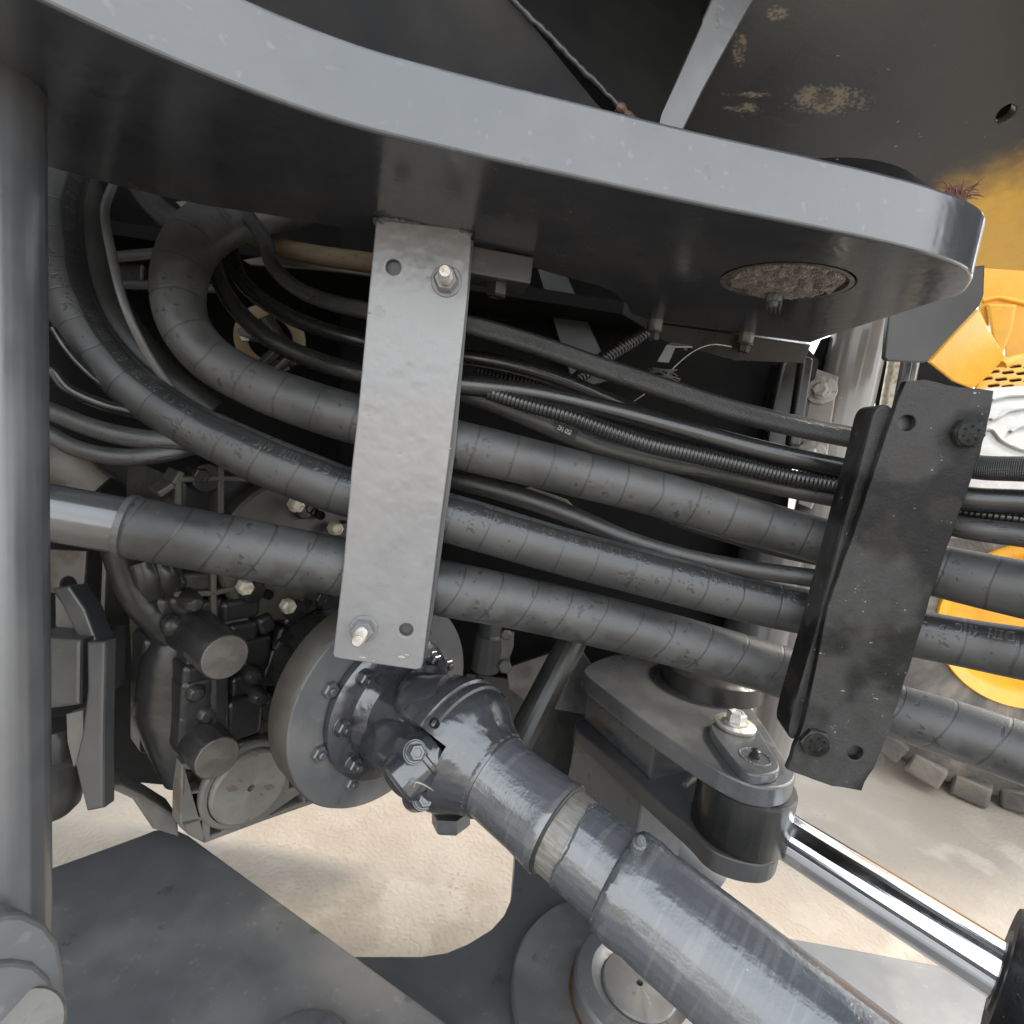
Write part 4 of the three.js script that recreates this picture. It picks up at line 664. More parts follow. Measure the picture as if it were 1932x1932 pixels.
  part(t, 'lock_wire', tube([[D(781, 1485, 0.525), 0.0008], [D(785, 1476, 0.522), 0.0008], [D(796, 1479, 0.524), 0.0008], [D(812, 1488, 0.53), 0.0007], [D(818, 1492, 0.535), 0.0006]], { seg: 6 }), M.zinc);
  // shaft yoke: two rounded ears about the shaft's axis, a strap line, a tapered neck
  const ye = (() => { const e = toEye(A); return e.addScaledVector(sh, -e.dot(sh)).normalize(); })(), yv = sh.clone().cross(ye);
  const sector = (prof, f0, f1, seg) => {            // a closed profile turned from f0 to f1 degrees (0 faces the eye, 90 the lower left), with end faces
    const P2 = prof.map(([q, r]) => new THREE.Vector2(r, q)), lg = new THREE.LatheGeometry([...P2, P2[0]], seg, f0 * Math.PI / 180, (f1 - f0) * Math.PI / 180).toNonIndexed(), list = [lg];
    for (const f of [f0, f1]) { const g = new THREE.ShapeGeometry(new THREE.Shape(P2)).toNonIndexed(); g.rotateY(f * Math.PI / 180 - Math.PI / 2); list.push(g); }
    const g = merge(list); g.deleteAttribute('normal'); g.applyMatrix4(new THREE.Matrix4().makeBasis(yv, sh, ye).setPosition(A)); g.computeVertexNormals(); return boxUV(toCreasedNormals(g, 0.55));
  };
  const ear = [[-0.104, 0.046], [-0.106, 0.055], [-0.103, 0.0605], [-0.098, 0.064], [-0.079, 0.0705], [-0.077, 0.0735], [-0.067, 0.0755], [-0.065, 0.0725], [-0.06, 0.0725], [-0.0585, 0.075], [-0.054, 0.075], [-0.0525, 0.072], [-0.044, 0.0715], [-0.034, 0.067], [-0.026, 0.06], [-0.026, 0.034], [-0.06, 0.04]];
  part(t, 'yoke_ear', sector(ear, -196, 6, 60), M.shaftDark);
  part(t, 'yoke_ear', sector(ear.map(([q, r]) => [q * 0.86 - 0.002, r * 0.96]), 52, 122, 24), M.shaftDark);
  part(t, 'yoke_neck', turned(A.clone().addScaledVector(sh, -0.034), sh, [[-0.008, 0], [-0.008, 0.055], [0, 0.0662], [0.008, 0.0605], [0.016, 0.0545], [0.026, 0.0495], [0.032, 0.047], [0.036, 0.0462], [0.036, 0]], 72), M.shaftDark);
  for (const [f, q] of [[-2, -0.056], [-72, -0.072], [-100, -0.055]]) { const a = f * Math.PI / 180, n = ye.clone().multiplyScalar(Math.cos(a)).addScaledVector(yv, Math.sin(a)); part(t, 'strap_hole', turned(A.clone().addScaledVector(sh, q).addScaledVector(n, 0.0705), n, [[-0.006, 0.0046], [0.0052, 0.0052], [0.0052, 0.0036], [0, 0.0034], [0, 0]], 14), M.void); }
  part(t, 'ear_block', sector([[-0.121, 0.035], [-0.121, 0.05], [-0.117, 0.0555], [-0.1, 0.057], [-0.1, 0.035]], -78, -22, 24), M.shaftDark);
  part(t, 'yoke_nut', hexHead(D(848, 1548, 0.62), V(0, -1, 0).addScaledVector(sh, 0.2).normalize(), 0.022, 0.018).translate(0, 0.012, 0), M.shaftDark);
    
  // the tubes
  const at = (s) => A.clone().addScaledVector(sh, s);
  const sOf = (x, y) => { const q = dirOf(x, y), w0 = O.clone().sub(A), b = q.dot(sh), a2 = q.dot(q), d0 = q.dot(w0), e0 = sh.dot(w0); return (a2 * e0 - b * d0) / (a2 - b * b); };
  const s1 = sOf(1052, 1562), s2 = sOf(1086, 1590), s3 = sOf(1166, 1652), s4 = sOf(1225, 1705);
  part(t, 'tube', turned(at(0), sh, [[-0.004, 0.04], [-0.004, 0.0445], [0.0, 0.0455], [0.004, 0.0435], [s1 - 0.03, 0.0438], [s1 - 0.008, 0.0452], [s1 - 0.003, 0.0465], [s1 + 0.001, 0.0458], [s1 + 0.001, 0.036]], 80), M.shaft);
  part(t, 'weld_seam', bead(Array.from({ length: 25 }, (_, i) => { const { u, v } = basis(sh), a = i / 24 * Math.PI * 2; return at(-0.003).addScaledVector(u, Math.cos(a) * 0.0455).addScaledVector(v, Math.sin(a) * 0.0455); }), 0.0022, 110), M.weld);
  part(t, 'seal_ring', turned(at(s1), sh, [[0, 0.03], [0, 0.0448], [0.002, 0.0452], [0.0035, 0.0435], [0.0035, 0.03]], 72), M.rubber);
  part(t, 'spline_sleeve', turned(at(s1 + 0.003), sh, [[0, 0.03], [0, 0.0415], [s2 - s1 + 0.002, 0.0412], [s2 - s1 + 0.002, 0.03]], 80), M.bare, 'bare worn metal band of the sleeve');
  part(t, 'slip_tube', turned(at(s2 + 0.003), sh, [[0, 0.04], [0, 0.0424], [0.004, 0.042], [s3 - s2 - 0.004, 0.0418], [s3 - s2, 0.042], [s3 - s2, 0.03]], 80), M.shaft);
  const { u: su, v: sv } = basis(sh);
  part(t, 'paint_edge', bead(Array.from({ length: 29 }, (_, i) => { const a = i / 28 * Math.PI * 2; return at(s2 + 0.003 + 0.002 * Math.sin(a * 3) + 0.0015 * rnd()).addScaledVector(su, Math.cos(a) * 0.0417).addScaledVector(sv, Math.sin(a) * 0.0417); }), 0.0012, 130), M.weld);
  part(t, 'main_tube', turned(at(s3), sh, [[0, 0.036], [0, 0.0438], [0.002, 0.0462], [0.006, 0.0478], [0.012, 0.048], [s4 - s3 - 0.012, 0.0482], [s4 - s3, 0.0462], [s4 - s3 + 0.008, 0.0468], [0.5, 0.047], [0.5, 0]], 96), M.shaft);
  const gp = D(1204, 1590, 0.45);
  part(t, 'grease_nipple', turned(D(1204, 1596, 0.47), toEye(gp).add(V(0.2, 0.9, 0)), [[-0.01, 0.006], [0.006, 0.006], [0.007, 0.0042], [0.012, 0.004], [0.014, 0.0026], [0.014, 0]], 12), M.weld);
}

// ================================================================== steering lug of the front frame, steering cylinder
{
  const yT = 0.645, tk = 0.024;
  const t = thing('steering_lug', 'grey double steering lug with bolted retainer plate, right of the drive shaft', 'steering lug', H(1420, 1440, yT));
  const topPx = [[1099, 1263], [1103, 1273], [1160, 1318], [1232, 1373], [1310, 1426], [1372, 1463], [1419, 1483], [1466, 1488], [1494, 1479], [1503, 1463], [1500, 1450], [1491, 1444], [1478, 1426], [1435, 1357], [1407, 1323], [1390, 1290], [1330, 1262], [1240, 1240], [1166, 1232], [1116, 1249]];
  part(t, 'upper_plate', plate(topPx.map(([x, y]) => H(x, y, yT)), tk, { dir: V(0, -1, 0), bevel: 0.0025, steps: 3, round: 0.014 }), M.lug);
  const yL = yT - 0.093;
  const BC = H(1425, 1432, yT).setY(yT);                   // axis of the rod end pin
  const off = H(1330, 1600, yL);
  const lowPx = [[1082, 1363], [1086, 1374], [1185, 1460], [1247, 1516], [1310, 1570], [1335, 1601], [1372, 1620], [1419, 1632], [1455, 1632], [1472, 1615], [1474, 1590], [1440, 1520], [1380, 1440], [1300, 1380], [1200, 1330], [1110, 1340]];
  part(t, 'lower_plate', plate(lowPx.map(([x, y]) => H(x, y, yL)), tk, { dir: V(0, -1, 0), bevel: 0.0025, steps: 3, round: 0.016 }), M.frameDark);
  // body between and under the plates
  const f1 = H(1114, 1285, yT - tk), f2 = H(1246, 1390, yT - tk), back = V(0.05, 0, -0.16);
  part(t, 'web_block', plate([f1.clone().setY(yL), f2.clone().setY(yL), f2.clone().setY(yT - tk), f1.clone().setY(yT - tk)].map((p) => p.clone().add(V(0, 0, -0.012))), 0.12, { bevel: 0.004 }), M.lug);
  part(t, 'web_throat', turned(H(1270, 1395, yL).add(V(0.035, 0, -0.085)), UPV, [[0, 0.082], [0.008, 0.074], [0.02, 0.068], [0.05, 0.068], [0.06, 0.074], [0.069, 0.08]], 48), M.lug);
  const g1 = H(1084, 1400, yL - tk), g2 = H(1216, 1520, yL - tk);
  part(t, 'lower_block', plate([g1.clone().add(V(0, -0.15, 0)), g2.clone().add(V(0.0, -0.16, 0)), g2, g1].map((p) => p.clone().add(V(0, 0, -0.014))), 0.1, { bevel: 0.004 }), M.lug);
  part(t, 'dirt_streak', tube([[H(1290, 1490, yL).add(V(0, 0.006, 0)), 0.004], [H(1310, 1474, yL).add(V(0, 0.01, 0)), 0.006], [H(1325, 1460, yL).add(V(0, 0.012, 0)), 0.004]], { seg: 8 }), M.castBare);
  // pin boss under hose, retainer plate, bolt with washers, grease nipple
  part(t, 'rear_boss', turned(H(1340, 1290, yT), UPV, [[0, 0.075], [0.025, 0.073], [0.03, 0.066], [0.03, 0]], 48), M.black);
  const cap = fillet([[1337, 1372], [1346, 1361], [1372, 1352], [1419, 1356], [1453, 1413], [1474, 1444], [1467, 1458], [1428, 1464], [1403, 1455], [1380, 1430]].map(([x, y]) => H(x, y, yT + 0.012)), 0.012);
  part(t, 'retainer_plate', plate(cap, 0.0118, { dir: V(0, -1, 0), bevel: 0.002, steps: 3 }), M.lug);
  const yR = yT + 0.012, bw = H(1388, 1362, yR + 0.006).setY(yR);
  part(t, 'washer', turned(bw, UPV, [[0, 0.006], [0, 0.0235], [0.001, 0.0242], [0.0045, 0.0242], [0.0055, 0.023], [0.0055, 0.006]], 40), M.zinc);
  part(t, 'spring_washer', turned(bw.clone().add(V(0, 0.0055, 0)), UPV, [[0, 0.006], [0, 0.0145], [0.003, 0.0145], [0.003, 0.006]], 32), M.zinc);
  bolt(t, bw.clone().add(V(0, 0.0085, 0)), UPV, 0.0118, 0.0105, M.zinc);
  const gn = H(1424, 1428, yR).setY(yR);
  part(t, 'nipple_ring', turned(gn, UPV, [[-0.001, 0.0145], [0.0012, 0.0155], [0.0014, 0.017], [-0.001, 0.018]], 36), M.weld);
  part(t, 'grease_nipple', turned(gn, UPV, [[0, 0.0058], [0.003, 0.0058], [0.0034, 0.004], [0.006, 0.0036], [0.008, 0.0048], [0.0095, 0.003], [0.0105, 0.0012], [0.0105, 0]], 16), M.black);

  // steering cylinder: eye between the plates, chrome rod, gland and barrel
  const c = thing('steering_cylinder', 'steering cylinder with a shiny chrome rod running to the right edge', 'hydraulic cylinder', BC.clone());
  const e0 = D(1396, 1560, 0.66), eyeC = V(0, 0, 0).copy(H(1398, 1580, yL)).setY(yL);
  const R = 0.0535, ex = eyeC.clone().add(V(0.0, 0, -0.012));
  part(c, 'rod_eye', turned(ex.clone().setY(yL + 0.001), UPV, [[0, 0.02], [0, R - 0.002], [0.003, R], [yT - tk - yL - 0.006, R], [yT - tk - yL - 0.003, R - 0.003], [yT - tk - yL - 0.003, 0.02]], 64), M.black);
  part(c, 'seal_lip', turned(ex.clone().setY(yT - tk - 0.0032), UPV, [[0, R - 0.008], [0, R - 0.003], [0.0028, R - 0.002], [0.0028, R - 0.008]], 56), M.rubber);
  const ra = D(1478, 1574, 0.636), rb = D(1893, 1836, 0.5), rdv = rb.clone().sub(ra).normalize(), RR = 0.0262;
  part(c, 'rod_neck', turned(ra.clone().addScaledVector(rdv, -0.03), rdv, [[0, RR * 1.08], [0.026, RR * 1.08], [0.03, RR * 1.01], [0.03, 0]], 48), M.black);
  part(c, 'chrome_rod', turned(ra.clone().addScaledVector(rdv, -0.02), rdv, [[0, RR], [0.5, RR]], 72), M.chrome);
  part(c, 'gland', turned(rb.clone().addScaledVector(rdv, -0.002), rdv, [[0, RR * 1.02], [0, 0.058], [0.003, 0.06], [0.05, 0.06], [0.052, 0.056], [0.06, 0.056], [0.3, 0.056], [0.3, 0]], 56), M.roughBlack);
  part(c, 'wiper_seal', turned(rb.clone().addScaledVector(rdv, -0.004), rdv, [[0, RR * 1.0], [0, RR * 1.35], [0.004, RR * 1.5], [0.006, RR]], 48), M.rubber);
}
{ // tube and dusty cross member behind the lug
  const a = D(1150, 1500, 0.86), b = D(1360, 1680, 0.86);
  solo('cross_tube', tube([[D(1160, 1460, 0.86), 0.05], [D(1255, 1560, 0.86), 0.052], [D(1330, 1640, 0.86), 0.05]], { seg: 36, n: 24 }), M.lug, 'dusty grey tube glimpsed between drive shaft and steering lug', 'tube');
  solo('pale_stripe', tube(hz([[1180, 1606, 7, 0.83], [1252, 1560, 7, 0.83], [1300, 1530, 7, 0.83]]), { seg: 14, n: 16 }), M.zincYellow, 'short pale stripe below the steering lug', 'pipe');  // pale stripe across the cross tube
  solo('support_strut', rod(D(960, 1440, 0.74), D(1092, 1185, 0.8), 0.021), M.black, 'glossy black round strut slanting up behind the universal joint', 'strut');
}

// ================================================================== right: column, tab, brackets
{
  const nn = toEye(D(1620, 720, 0.9)).add(V(-0.2, 0, 0)).setY(0).normalize();
  const Pc = (x, y, o = 0) => onPlane(x, y, D(1620, 720, 0.92).addScaledVector(nn, o), nn);
  const t = thing('frame_column', 'upright glossy grey frame column right of centre, with a bolted tab', 'column', Pc(1600, 800));
  const a = Pc(1540, 1010, -0.045), b = Pc(1640, 560, -0.045), ud = b.clone().sub(a).setX(0).setZ(0).normalize();
  part(t, 'column', turned(a.clone().add(V(0, -0.6, 0)), ud, [[0, 0.045], [1.35, 0.045]], 48), M.column);
  part(t, 'tab', plate([[1541, 696], [1581, 710], [1567, 800], [1556, 900], [1530, 960], [1506, 950], [1505, 850], [1517, 793]].map(([x, y]) => Pc(x, y, 0.012)), 0.008, { bevel: 0.0015 }), M.pale);
  const bc = Pc(1551, 737, 0.013);
  part(t, 'washer', washer(bc, nn, 0.024, 0.004), M.zinc); part(t, 'small_washer', washer(bc.clone().addScaledVector(nn, 0.004), nn, 0.015, 0.003), M.zinc);
  bolt(t, bc.clone().addScaledVector(nn, 0.007), nn, 0.0125, 0.013, M.zinc);
  const b2 = Pc(1531, 858, 0.013); part(t, 'washer', washer(b2, nn, 0.024, 0.004), M.zinc); bolt(t, b2.clone().addScaledVector(nn, 0.004), nn, 0.0125, 0.013, M.zinc);
  part(t, 'side_rail', plate([[1548, 640], [1566, 634], [1540, 715], [1524, 690]].map(([x, y]) => Pc(x, y, -0.02)), 0.03), M.void);
  part(t, 'hydraulic_pipe', rod(Pc(1640, 960, -0.09), Pc(1700, 640, -0.09), 0.014), M.zincYellow);
  part(t, 'hydraulic_pipe', rod(Pc(1662, 960, -0.09), Pc(1722, 640, -0.09), 0.016), M.frameGloss);
  part(t, 'dark_strip', plate([[1660, 640], [1676, 640], [1656, 900], [1640, 900]].map(([x, y]) => Pc(x, y, -0.16)), 0.01), M.void);  // narrow black strip beside the column and pipes
}
{
  const P = planeOf(D(1690, 560, 0.74), D(1850, 540, 0.72), D(1700, 680, 0.755));
  solo('angle_bracket', plate([[1681, 560], [1700, 520], [1859, 500], [1857, 556], [1848, 578], [1800, 628], [1752, 681], [1744, 684], [1674, 681], [1669, 675], [1672, 640]].map(([x, y]) => P(x, y)), 0.012, { bevel: 0.002 }), M.grey, 'flat dark grey angled plate behind the hinge plate nose', 'bracket');
}
{
  const t = thing('interior_wall', 'black frame wall in the shade behind the hose bundle, right of centre', 'frame wall', D(1300, 850, 1.0));
  const P = planeOf(D(1000, 700, 1.02), D(1490, 700, 1.0), D(1250, 1150, 1.06));
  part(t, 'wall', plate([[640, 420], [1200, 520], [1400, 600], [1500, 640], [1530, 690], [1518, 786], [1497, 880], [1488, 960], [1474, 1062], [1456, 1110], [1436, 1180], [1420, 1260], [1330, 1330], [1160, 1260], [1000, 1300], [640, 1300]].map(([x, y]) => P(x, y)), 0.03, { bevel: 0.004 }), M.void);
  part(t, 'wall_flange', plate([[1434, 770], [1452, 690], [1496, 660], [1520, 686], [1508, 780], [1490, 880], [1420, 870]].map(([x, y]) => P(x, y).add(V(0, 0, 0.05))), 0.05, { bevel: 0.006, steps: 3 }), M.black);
  part(t, 'wall_rib', bar(P(1462, 690).add(V(0, 0, 0.11)), P(1440, 840).add(V(0, 0, 0.11)), 0.02, 0.02, V(1, 0, 0), 0.006), M.black);
  part(t, 'wall_boss', turned(P(1420, 1075).add(V(0, -0.12, 0.06)), UPV, [[0, 0.055], [0.2, 0.055], [0.205, 0.05], [0.205, 0]], 40), M.frameGloss);
  part(t, 'wall_gusset', plate([[1000, 480], [1050, 500], [1150, 720], [1080, 740]].map(([x, y]) => P(x, y).add(V(0, 0, 0.05))), 0.02), M.frameDark);
  part(t, 'tan_bracket', plate([[958, 925], [1000, 918], [1070, 942], [1083, 955], [1082, 968], [1060, 975], [960, 945]].map(([x, y]) => D(x, y, 0.9)), 0.04, { bevel: 0.004 }), M.castBare);
  // floor of the interior, lit from below, under the wall
  part(t, 'sill', plate([[955, 1260], [1090, 1215], [1140, 1290], [1110, 1350], [1000, 1330], [960, 1300]].map(([x, y]) => D(x, y, 0.98)), 0.02), M.lug);
  part(t, 'lower_wall', plate([[880, 1270], [960, 1280], [1000, 1290], [1130, 1350], [1260, 1440], [1250, 1540], [1060, 1500], [960, 1440], [860, 1480]].map(([x, y]) => D(x, y, 1.02)), 0.02), M.black);
}
{
  const t = thing('rear_wall', 'deep black wall behind the gearbox and the bend of the hoses', 'frame wall', D(400, 700, 1.1));
  const P = planeOf(D(100, 400, 1.15), D(900, 500, 1.15), D(400, 1400, 1.22));
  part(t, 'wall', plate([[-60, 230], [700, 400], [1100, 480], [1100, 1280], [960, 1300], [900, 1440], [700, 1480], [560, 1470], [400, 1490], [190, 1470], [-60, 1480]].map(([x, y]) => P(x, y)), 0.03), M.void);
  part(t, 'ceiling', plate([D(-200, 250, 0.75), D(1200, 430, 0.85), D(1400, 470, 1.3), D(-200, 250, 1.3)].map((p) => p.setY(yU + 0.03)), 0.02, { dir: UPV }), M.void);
  part(t, 'unseen_left_wall', plate([[-40, 250], [-40, 1400], [-220, 1500], [-220, 150]].map(([x, y], i) => D(x, y, i < 2 ? 1.1 : 0.62)), 0.02), M.void);  // unseen, left of the view, keeps light out of the interior
  part(t, 'pipe', tube(hz([[150, 490, 10, 0.8], [230, 484, 10.5, 0.8], [320, 476, 10.5, 0.8], [420, 470, 10, 0.8]]), { seg: 18, n: 20 }), M.frameGloss);
  part(t, 'pipe', tube(hz([[180, 536, 9, 0.82], [290, 538, 9, 0.82], [420, 545, 9, 0.82]]), { seg: 18, n: 20 }), M.frameGloss);
  part(t, 'unseen_left_panel', plate([V(-0.72, 0.4, -0.15), V(-0.72, 1.62, -0.15), V(-0.8, 1.62, -0.74), V(-0.8, 0.4, -0.74)], 0.1), M.tyre);  // unseen panel out of view, placed to darken the left interior
  part(t, 'valve_block', block(D(235, 520, 0.84), 0.09, 0.035, 0.05, V(1, 0, 0), UPV, 0.004), M.black);
  part(t, 'pale_plate', plate([[330, 380], [350, 378], [374, 398], [362, 412]].map(([x, y]) => D(x, y, 0.78)), 0.004), M.castBare);
  part(t, 'pale_plate', plate([[438, 448], [457, 428], [482, 458]].map(([x, y]) => D(x, y, 0.8)), 0.004), M.castBare);
  part(t, 'cable_tray', plate([[458, 490], [520, 478], [600, 492], [604, 500], [700, 506], [700, 520], [640, 512], [580, 506], [470, 498]].map(([x, y]) => D(x, y, 0.76)), 0.006), M.castBare);
}
{ // plated ring with a screw, seen through the hoses
  const n = toEye(D(515, 655, 0.9)), c = D(510, 640, 0.9), t = thing('plated_ring', 'brass coloured plated ring with a screw glinting in the dark between the hoses', 'ring', c);
  part(t, 'ring', turned(c, n, [[0, 0.034], [0, 0.054], [0.005, 0.054], [0.006, 0.052], [0.006, 0.035]], 48), M.gold);
  solo('crossing_pipe', merge([rod(D(470, 712, 0.86), D(545, 640, 0.86), 0.009), rod(D(500, 715, 0.87), D(570, 655, 0.87), 0.008), rod(D(500, 600, 0.86), D(560, 690, 0.88), 0.012)]), M.black, 'pair of black pipes crossing in front of the plated ring', 'pipe');
  bolt(t, D(463, 633, 0.885), n, 0.0102, 0.01, M.zincYellow);
  part(t, 'hole', turned(D(540, 663, 0.893), n, [[0, 0.0065], [0.0006, 0.0065], [0.0006, 0]], 18), M.void);
  solo('mounting_block', plate([[446, 620], [482, 612], [500, 622], [490, 640], [450, 632]].map(([x, y]) => D(x, y, 0.87)), 0.03, { bevel: 0.003 }), M.castBare, 'pale block above the plated ring, partly behind small hoses', 'block');
}

// ================================================================== left: bracket box and plates beside the post
{
  const t = thing('mount_bracket', 'dusty dark mounting bracket with upright plate between post and gearbox', 'bracket', D(170, 1370, 0.62));
  part(t, 'upright_plate', plate([[163, 1212], [198, 1210], [194, 1400], [194, 1526], [163, 1532], [140, 1440], [155, 1380], [164, 1300]].map(([x, y]) => D(x, y, 0.62)), 0.02, { bevel: 0.003 }), M.frameDark);
  part(t, 'box', plate([[40, 1200], [152, 1207], [150, 1330], [40, 1345]].map(([x, y]) => D(x, y, 0.64)), 0.08, { bevel: 0.004 }), M.frameDark);
  part(t, 'tan_spacer', plate([[124, 1348], [156, 1340], [158, 1430], [138, 1448], [126, 1400]].map(([x, y]) => D(x, y, 0.635)), 0.03), M.castBare);
  part(t, 'rubber_mount', turned(D(95, 1530, 0.66), UPV, [[0, 0], [0, 0.022], [0.01, 0.03], [0.03, 0.033], [0.07, 0.033], [0.075, 0.026], [0.1, 0.024], [0.11, 0.02], [0.11, 0]], 32), M.rubber);
  part(t, 'sloping_arm', plate([[96, 1110], [130, 1106], [160, 1150], [182, 1210], [150, 1212], [110, 1130]].map(([x, y]) => D(x, y, 0.66)), 0.03, { bevel: 0.003 }), M.frameDark);
  part(t, 'small_gusset', plate([[104, 1120], [150, 1190], [118, 1200], [104, 1180]].map(([x, y]) => D(x, y, 0.69)), 0.006), M.castBare);
  const u = thing('hole_plate', 'pale thin upright plate with a round hole, left of the steel pipe end', 'plate', D(130, 1090, 0.8));
  part(u, 'plate', plate([[60, 1035], [162, 1040], [160, 1080], [153, 1130], [140, 1128], [60, 1110]].map(([x, y]) => D(x, y, 0.8)), 0.006, { holes: [{ c: D(128, 1104, 0.8), r: 0.013 }] }), M.castBare);
  part(u, 'edge_plate', plate([[193, 1040], [201, 1040], [196, 1170], [188, 1172]].map(([x, y]) => D(x, y, 0.8)), 0.1), M.castBare);
  solo('air_duct', plate([[140, 850], [330, 845], [360, 880], [318, 935], [250, 930], [190, 895]].map(([x, y]) => D(x, y, 0.78)), 0.12, { bevel: 0.012, steps: 3 }), M.black, 'black duct body under the lower left hose loops', 'duct');
  solo('duct_elbow', tube(hz([[60, 880, 50, 0.8], [130, 880, 46, 0.8], [190, 920, 40, 0.82]]), { seg: 30, n: 24 }), M.castBare, 'dusty brown elbow behind the post above the steel pipe end', 'elbow');
}

// ================================================================== small things hanging under the screws
{
  solo('tie_wire', tube(hz([[1196, 757, 0.9, 0.66], [1218, 742, 0.9, 0.655], [1245, 722, 0.9, 0.65], [1275, 690, 0.9, 0.66], [1310, 662, 0.9, 0.66], [1344, 650, 1, 0.66], [1380, 654, 1.2, 0.665]]), { seg: 6, n: 60 }), M.zinc, 'single thin steel wire curving down from the screws', 'wire');
  const w = []; for (let i = 0; i < 14; i++) { const x = 1252 + (rnd() - 0.5) * 26, y = 696 + i * 2.2 * 0.9; w.push(tube(hz([[x - 20 - rnd() * 6, y + (rnd() - 0.5) * 6, 0.9, 0.66], [x - 2, y - 3 + (rnd() - 0.5) * 8, 0.9, 0.648], [x + 20 + rnd() * 6, y + 4 + (rnd() - 0.5) * 6, 0.9, 0.66], [x + 4, y + 9 + (rnd() - 0.5) * 5, 0.9, 0.672]]), { seg: 5, n: 20 })); }
  solo('wire_bundle', merge(w), M.castBare, 'tangled bundle of short wires above the braided hose', 'wire bundle');
  const c = thing('cable_clip', 'small pale flat clip hanging from the middle screw', 'clip', D(1255, 666, 0.68));
  part(c, 'strap', plate([[1258, 650], [1276, 652], [1262, 684], [1240, 682]].map(([x, y]) => D(x, y, 0.68)), 0.002, { bevel: 0.0004 }), M.silver);
  part(c, 'fold', plate([[1258, 650], [1276, 652], [1306, 656], [1300, 648], [1268, 647]].map(([x, y], i) => D(x, y, i < 2 ? 0.68 : 0.69)), 0.002, { bevel: 0.0004 }), M.silver);
  const l = thing('hanging_link', 'short flat steel link with two bolts right of the brake disc', 'link', D(960, 1230, 0.86));
  const n = toEye(D(960, 1230, 0.86));
  part(l, 'link', plate([[943, 1190], [970, 1192], [969, 1220], [962, 1240], [963, 1262], [948, 1268], [936, 1258], [945, 1230]].map(([x, y]) => D(x, y, 0.86)), 0.006, { bevel: 0.001 }), M.lug);
  bolt(l, D(956, 1198, 0.855), n, 0.009, 0.008, M.lug); bolt(l, D(953, 1258, 0.855), n, 0.011, 0.012, M.stud);
  solo('round_canister', turned(D(915, 1262, 0.92), V(0, 1, 0), [[0, 0], [0, 0.024], [0.06, 0.024], [0.064, 0.02], [0.15, 0.018], [0.15, 0]], 32), M.grey, 'grey round canister in the gap beside the brake disc', 'canister');
}

// ================================================================== yellow front part, step, wheel at the far right
{
  const t = thing('yellow_bodywork', 'glossy yellow panels of the machine body at the right edge', 'bodywork', D(1880, 640, 1.3));
  const Pb = planeOf(D(1860, 500, 1.35), D(1960, 500, 1.3), D(1880, 680, 1.35));
  part(t, 'rear_panel', plate([[1850, 440], [2060, 430], [2080, 720], [1900, 720], [1895, 640], [1846, 600]].map(([x, y]) => Pb(x, y)), 0.01, { bevel: 0.002 }), M.yellow);
  const Pa = planeOf(D(1760, 700, 1.12), D(1850, 590, 1.1), D(1890, 680, 1.22));
  part(t, 'front_panel', plate([[1755, 684], [1800, 634], [1848, 584], [1866, 620], [1898, 672], [1870, 706], [1835, 734], [1800, 720]].map(([x, y]) => Pa(x, y)), 0.008, { bevel: 0.003 }), M.yellow);
  part(t, 'crease', tube([[Pb(1855, 568), 0.006], [Pb(1880, 562), 0.006], [Pb(1905, 566), 0.006], [Pb(1960, 580), 0.006]], { seg: 12, n: 30 }), M.yellow);
  part(t, 'folded_rib', plate([[1862, 572], [1920, 574], [1910, 625], [1890, 672], [1872, 640]].map(([x, y]) => Pb(x, y).addScaledVector(toEye(Pb(x, y)), 0.02)), 0.02, { bevel: 0.006, steps: 3 }), M.yellow);
  part(t, 'edge_band', tube([[D(1890, 690, 1.25), 0.012], [D(1915, 680, 1.25), 0.012], [D(1980, 672, 1.25), 0.012]], { seg: 12, n: 20 }), M.yellow);
  // perforated guard with long slots
  const Pg = planeOf(D(1850, 720, 1.25), D(1960, 690, 1.22), D(1900, 745, 1.22));
  const gx = Pg(1932, 715).sub(Pg(1860, 722)).normalize(), gn = Pg(1900, 745).sub(Pg(1850, 720)).cross(Pg(1960, 690).sub(Pg(1850, 720))).normalize(), gy = gn.clone().cross(gx);
  const slots = []; for (let j = 0; j < 5; j++) for (let i = 0; i < 5; i++) { const c = Pg(1862 + i * 27 + (j % 2) * 13, 688 + j * 13 + i * 1.5); const q = []; for (let k = 0; k < 12; k++) { const a = k / 12 * Math.PI * 2; q.push(c.clone().addScaledVector(gx, Math.cos(a) * 0.0045 + Math.sign(Math.cos(a)) * 0.007).addScaledVector(gy, Math.sin(a) * 0.0048)); } slots.push({ pts: q }); }
  part(t, 'perforated_guard', plate([[1838, 742], [1850, 690], [1870, 676], [2040, 660], [2040, 775], [1850, 760]].map(([x, y]) => Pg(x, y)), 0.004, { bevel: 0, holes: slots }), M.yellow);
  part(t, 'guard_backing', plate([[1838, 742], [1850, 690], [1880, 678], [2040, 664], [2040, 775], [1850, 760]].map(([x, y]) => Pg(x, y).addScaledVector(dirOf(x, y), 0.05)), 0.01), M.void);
  part(t, 'dark_recess', plate([[1700, 660], [1780, 690], [1835, 735], [1830, 800], [1690, 800]].map(([x, y]) => D(x, y, 1.4)), 0.02), M.void);
}
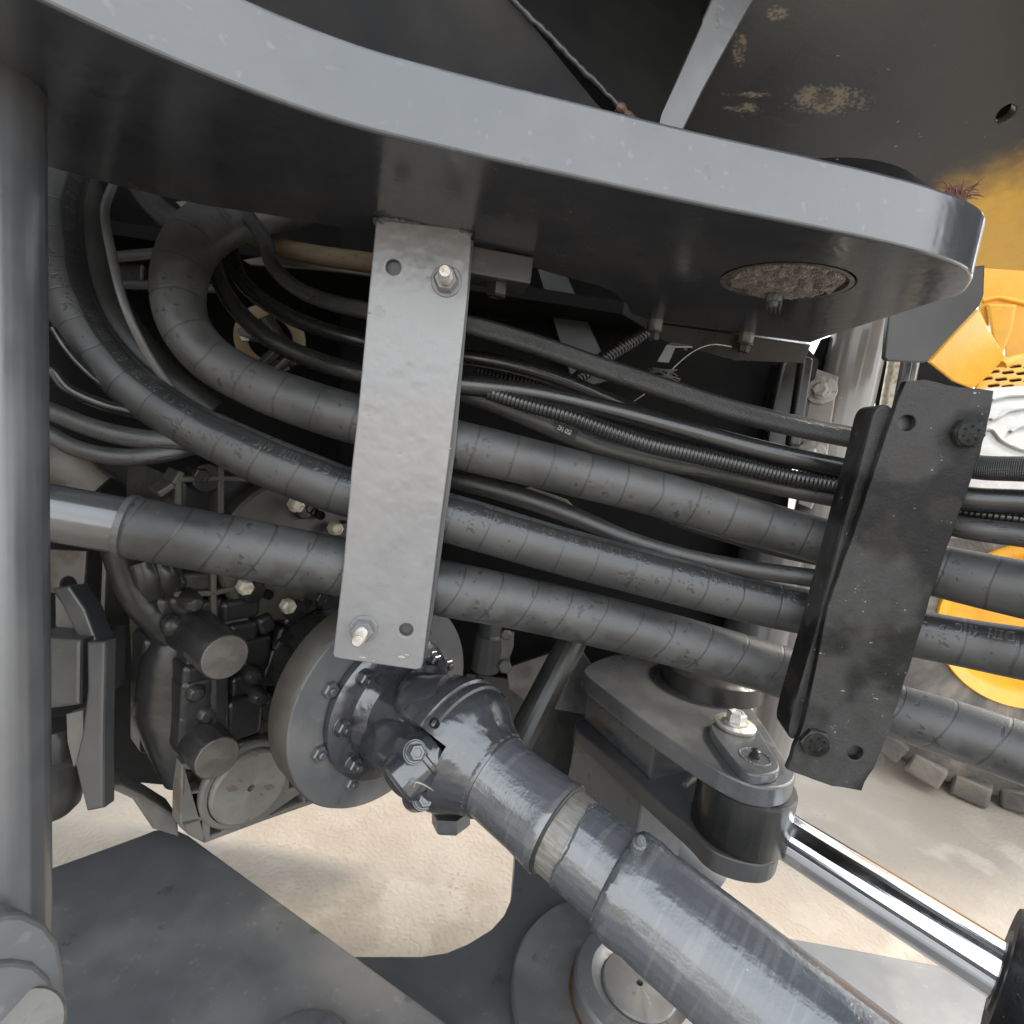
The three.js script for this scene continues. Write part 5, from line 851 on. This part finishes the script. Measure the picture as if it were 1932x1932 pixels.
{
  const P = planeOf(D(1860, 745, 1.05), D(2000, 730, 1.05), D(1880, 880, 0.95));
  const t = thing('tread_step', 'pale metal step plate with raised wavy pattern at the right edge', 'step', P(1900, 800));
  const mat = paint([0.3, 0.285, 0.265], 61, { rough: 0.25, dust: 0.2, speck: 0.6, peel: 0.6, size: 256, metres: 0.3 }); mat.metalness = 1;
  part(t, 'plate', plate([[1700, 745], [2080, 715], [2080, 1010], [1690, 1000]].map(([x, y]) => P(x, y)), 0.02, { bevel: 0.002 }), mat);
  for (const list of [[[1836, 820], [1860, 810], [1872, 812], [1890, 832], [1932, 850], [1980, 852]], [[1868, 792], [1885, 786], [1902, 776], [1940, 770]], [[1905, 815], [1925, 805], [1960, 800], [2000, 806]], [[1870, 755], [1900, 748], [1950, 746]]]) part(t, 'raised_tread', tube(list.map(([x, y]) => [P(x, y).addScaledVector(toEye(P(x, y)), 0.001), 0.005]), { seg: 10, n: 40, flat: 0.6 }), mat);
}
{
  const c = D(1957, 1185, 1.66), n = toWorld(-0.25, 0, 1).setY(0).normalize(), t = thing('wheel', 'big wheel with yellow rim and lugged tyre behind the hoses, right edge', 'wheel', c);
  const R = c.y * 1.0, r = 0.25;
  part(t, 'tyre', turned(c.clone().addScaledVector(n, -0.36), n, [[0, r], [0.01, R * 0.8], [0.05, R * 0.95], [0.1, R * 0.972], [0.3, R * 0.972], [0.33, R * 0.945], [0.36, R * 0.82], [0.37, R * 0.62], [0.35, r * 1.06], [0.34, r]], 80), M.tyre);
  part(t, 'rim', turned(c.clone().addScaledVector(n, -0.06), n, [[0, 0], [-0.05, 0.1], [-0.05, r * 0.72], [0.0, r * 0.8], [0.03, r * 0.86], [0.045, r * 0.93], [0.05, r], [0.058, r * 1.03], [0.05, r * 1.045], [0.03, r * 1.03]], 80, 1.2), M.yellow);
  part(t, 'unseen_right_panel', plate([V(0.7, 1.2, -0.3), V(0.7, 1.7, -0.3), V(0.86, 1.7, -0.8), V(0.86, 1.2, -0.8)], 0.04), M.tyre);  // unseen panel out of view, keeps sun off the hinge plate nose
  const { u, v } = basis(n);
  for (let i = 0; i < 26; i++) for (const s of [0, 1]) { const a = (i + s * 0.5) / 26 * Math.PI * 2, d = u.clone().multiplyScalar(Math.cos(a)).addScaledVector(v, Math.sin(a)); if (d.y > 0.35) continue; const tg = d.clone().cross(n), q = c.clone().addScaledVector(d, R * 0.968).addScaledVector(n, s ? -0.1 : -0.27); part(t, 'tread_lug', block(q.addScaledVector(d, -0.022), 0.24, 0.075, 0.1, n.clone().addScaledVector(tg, s ? 0.55 : -0.55), d, 0.012), M.tyre); }
}
renderer.render(scene, camera);
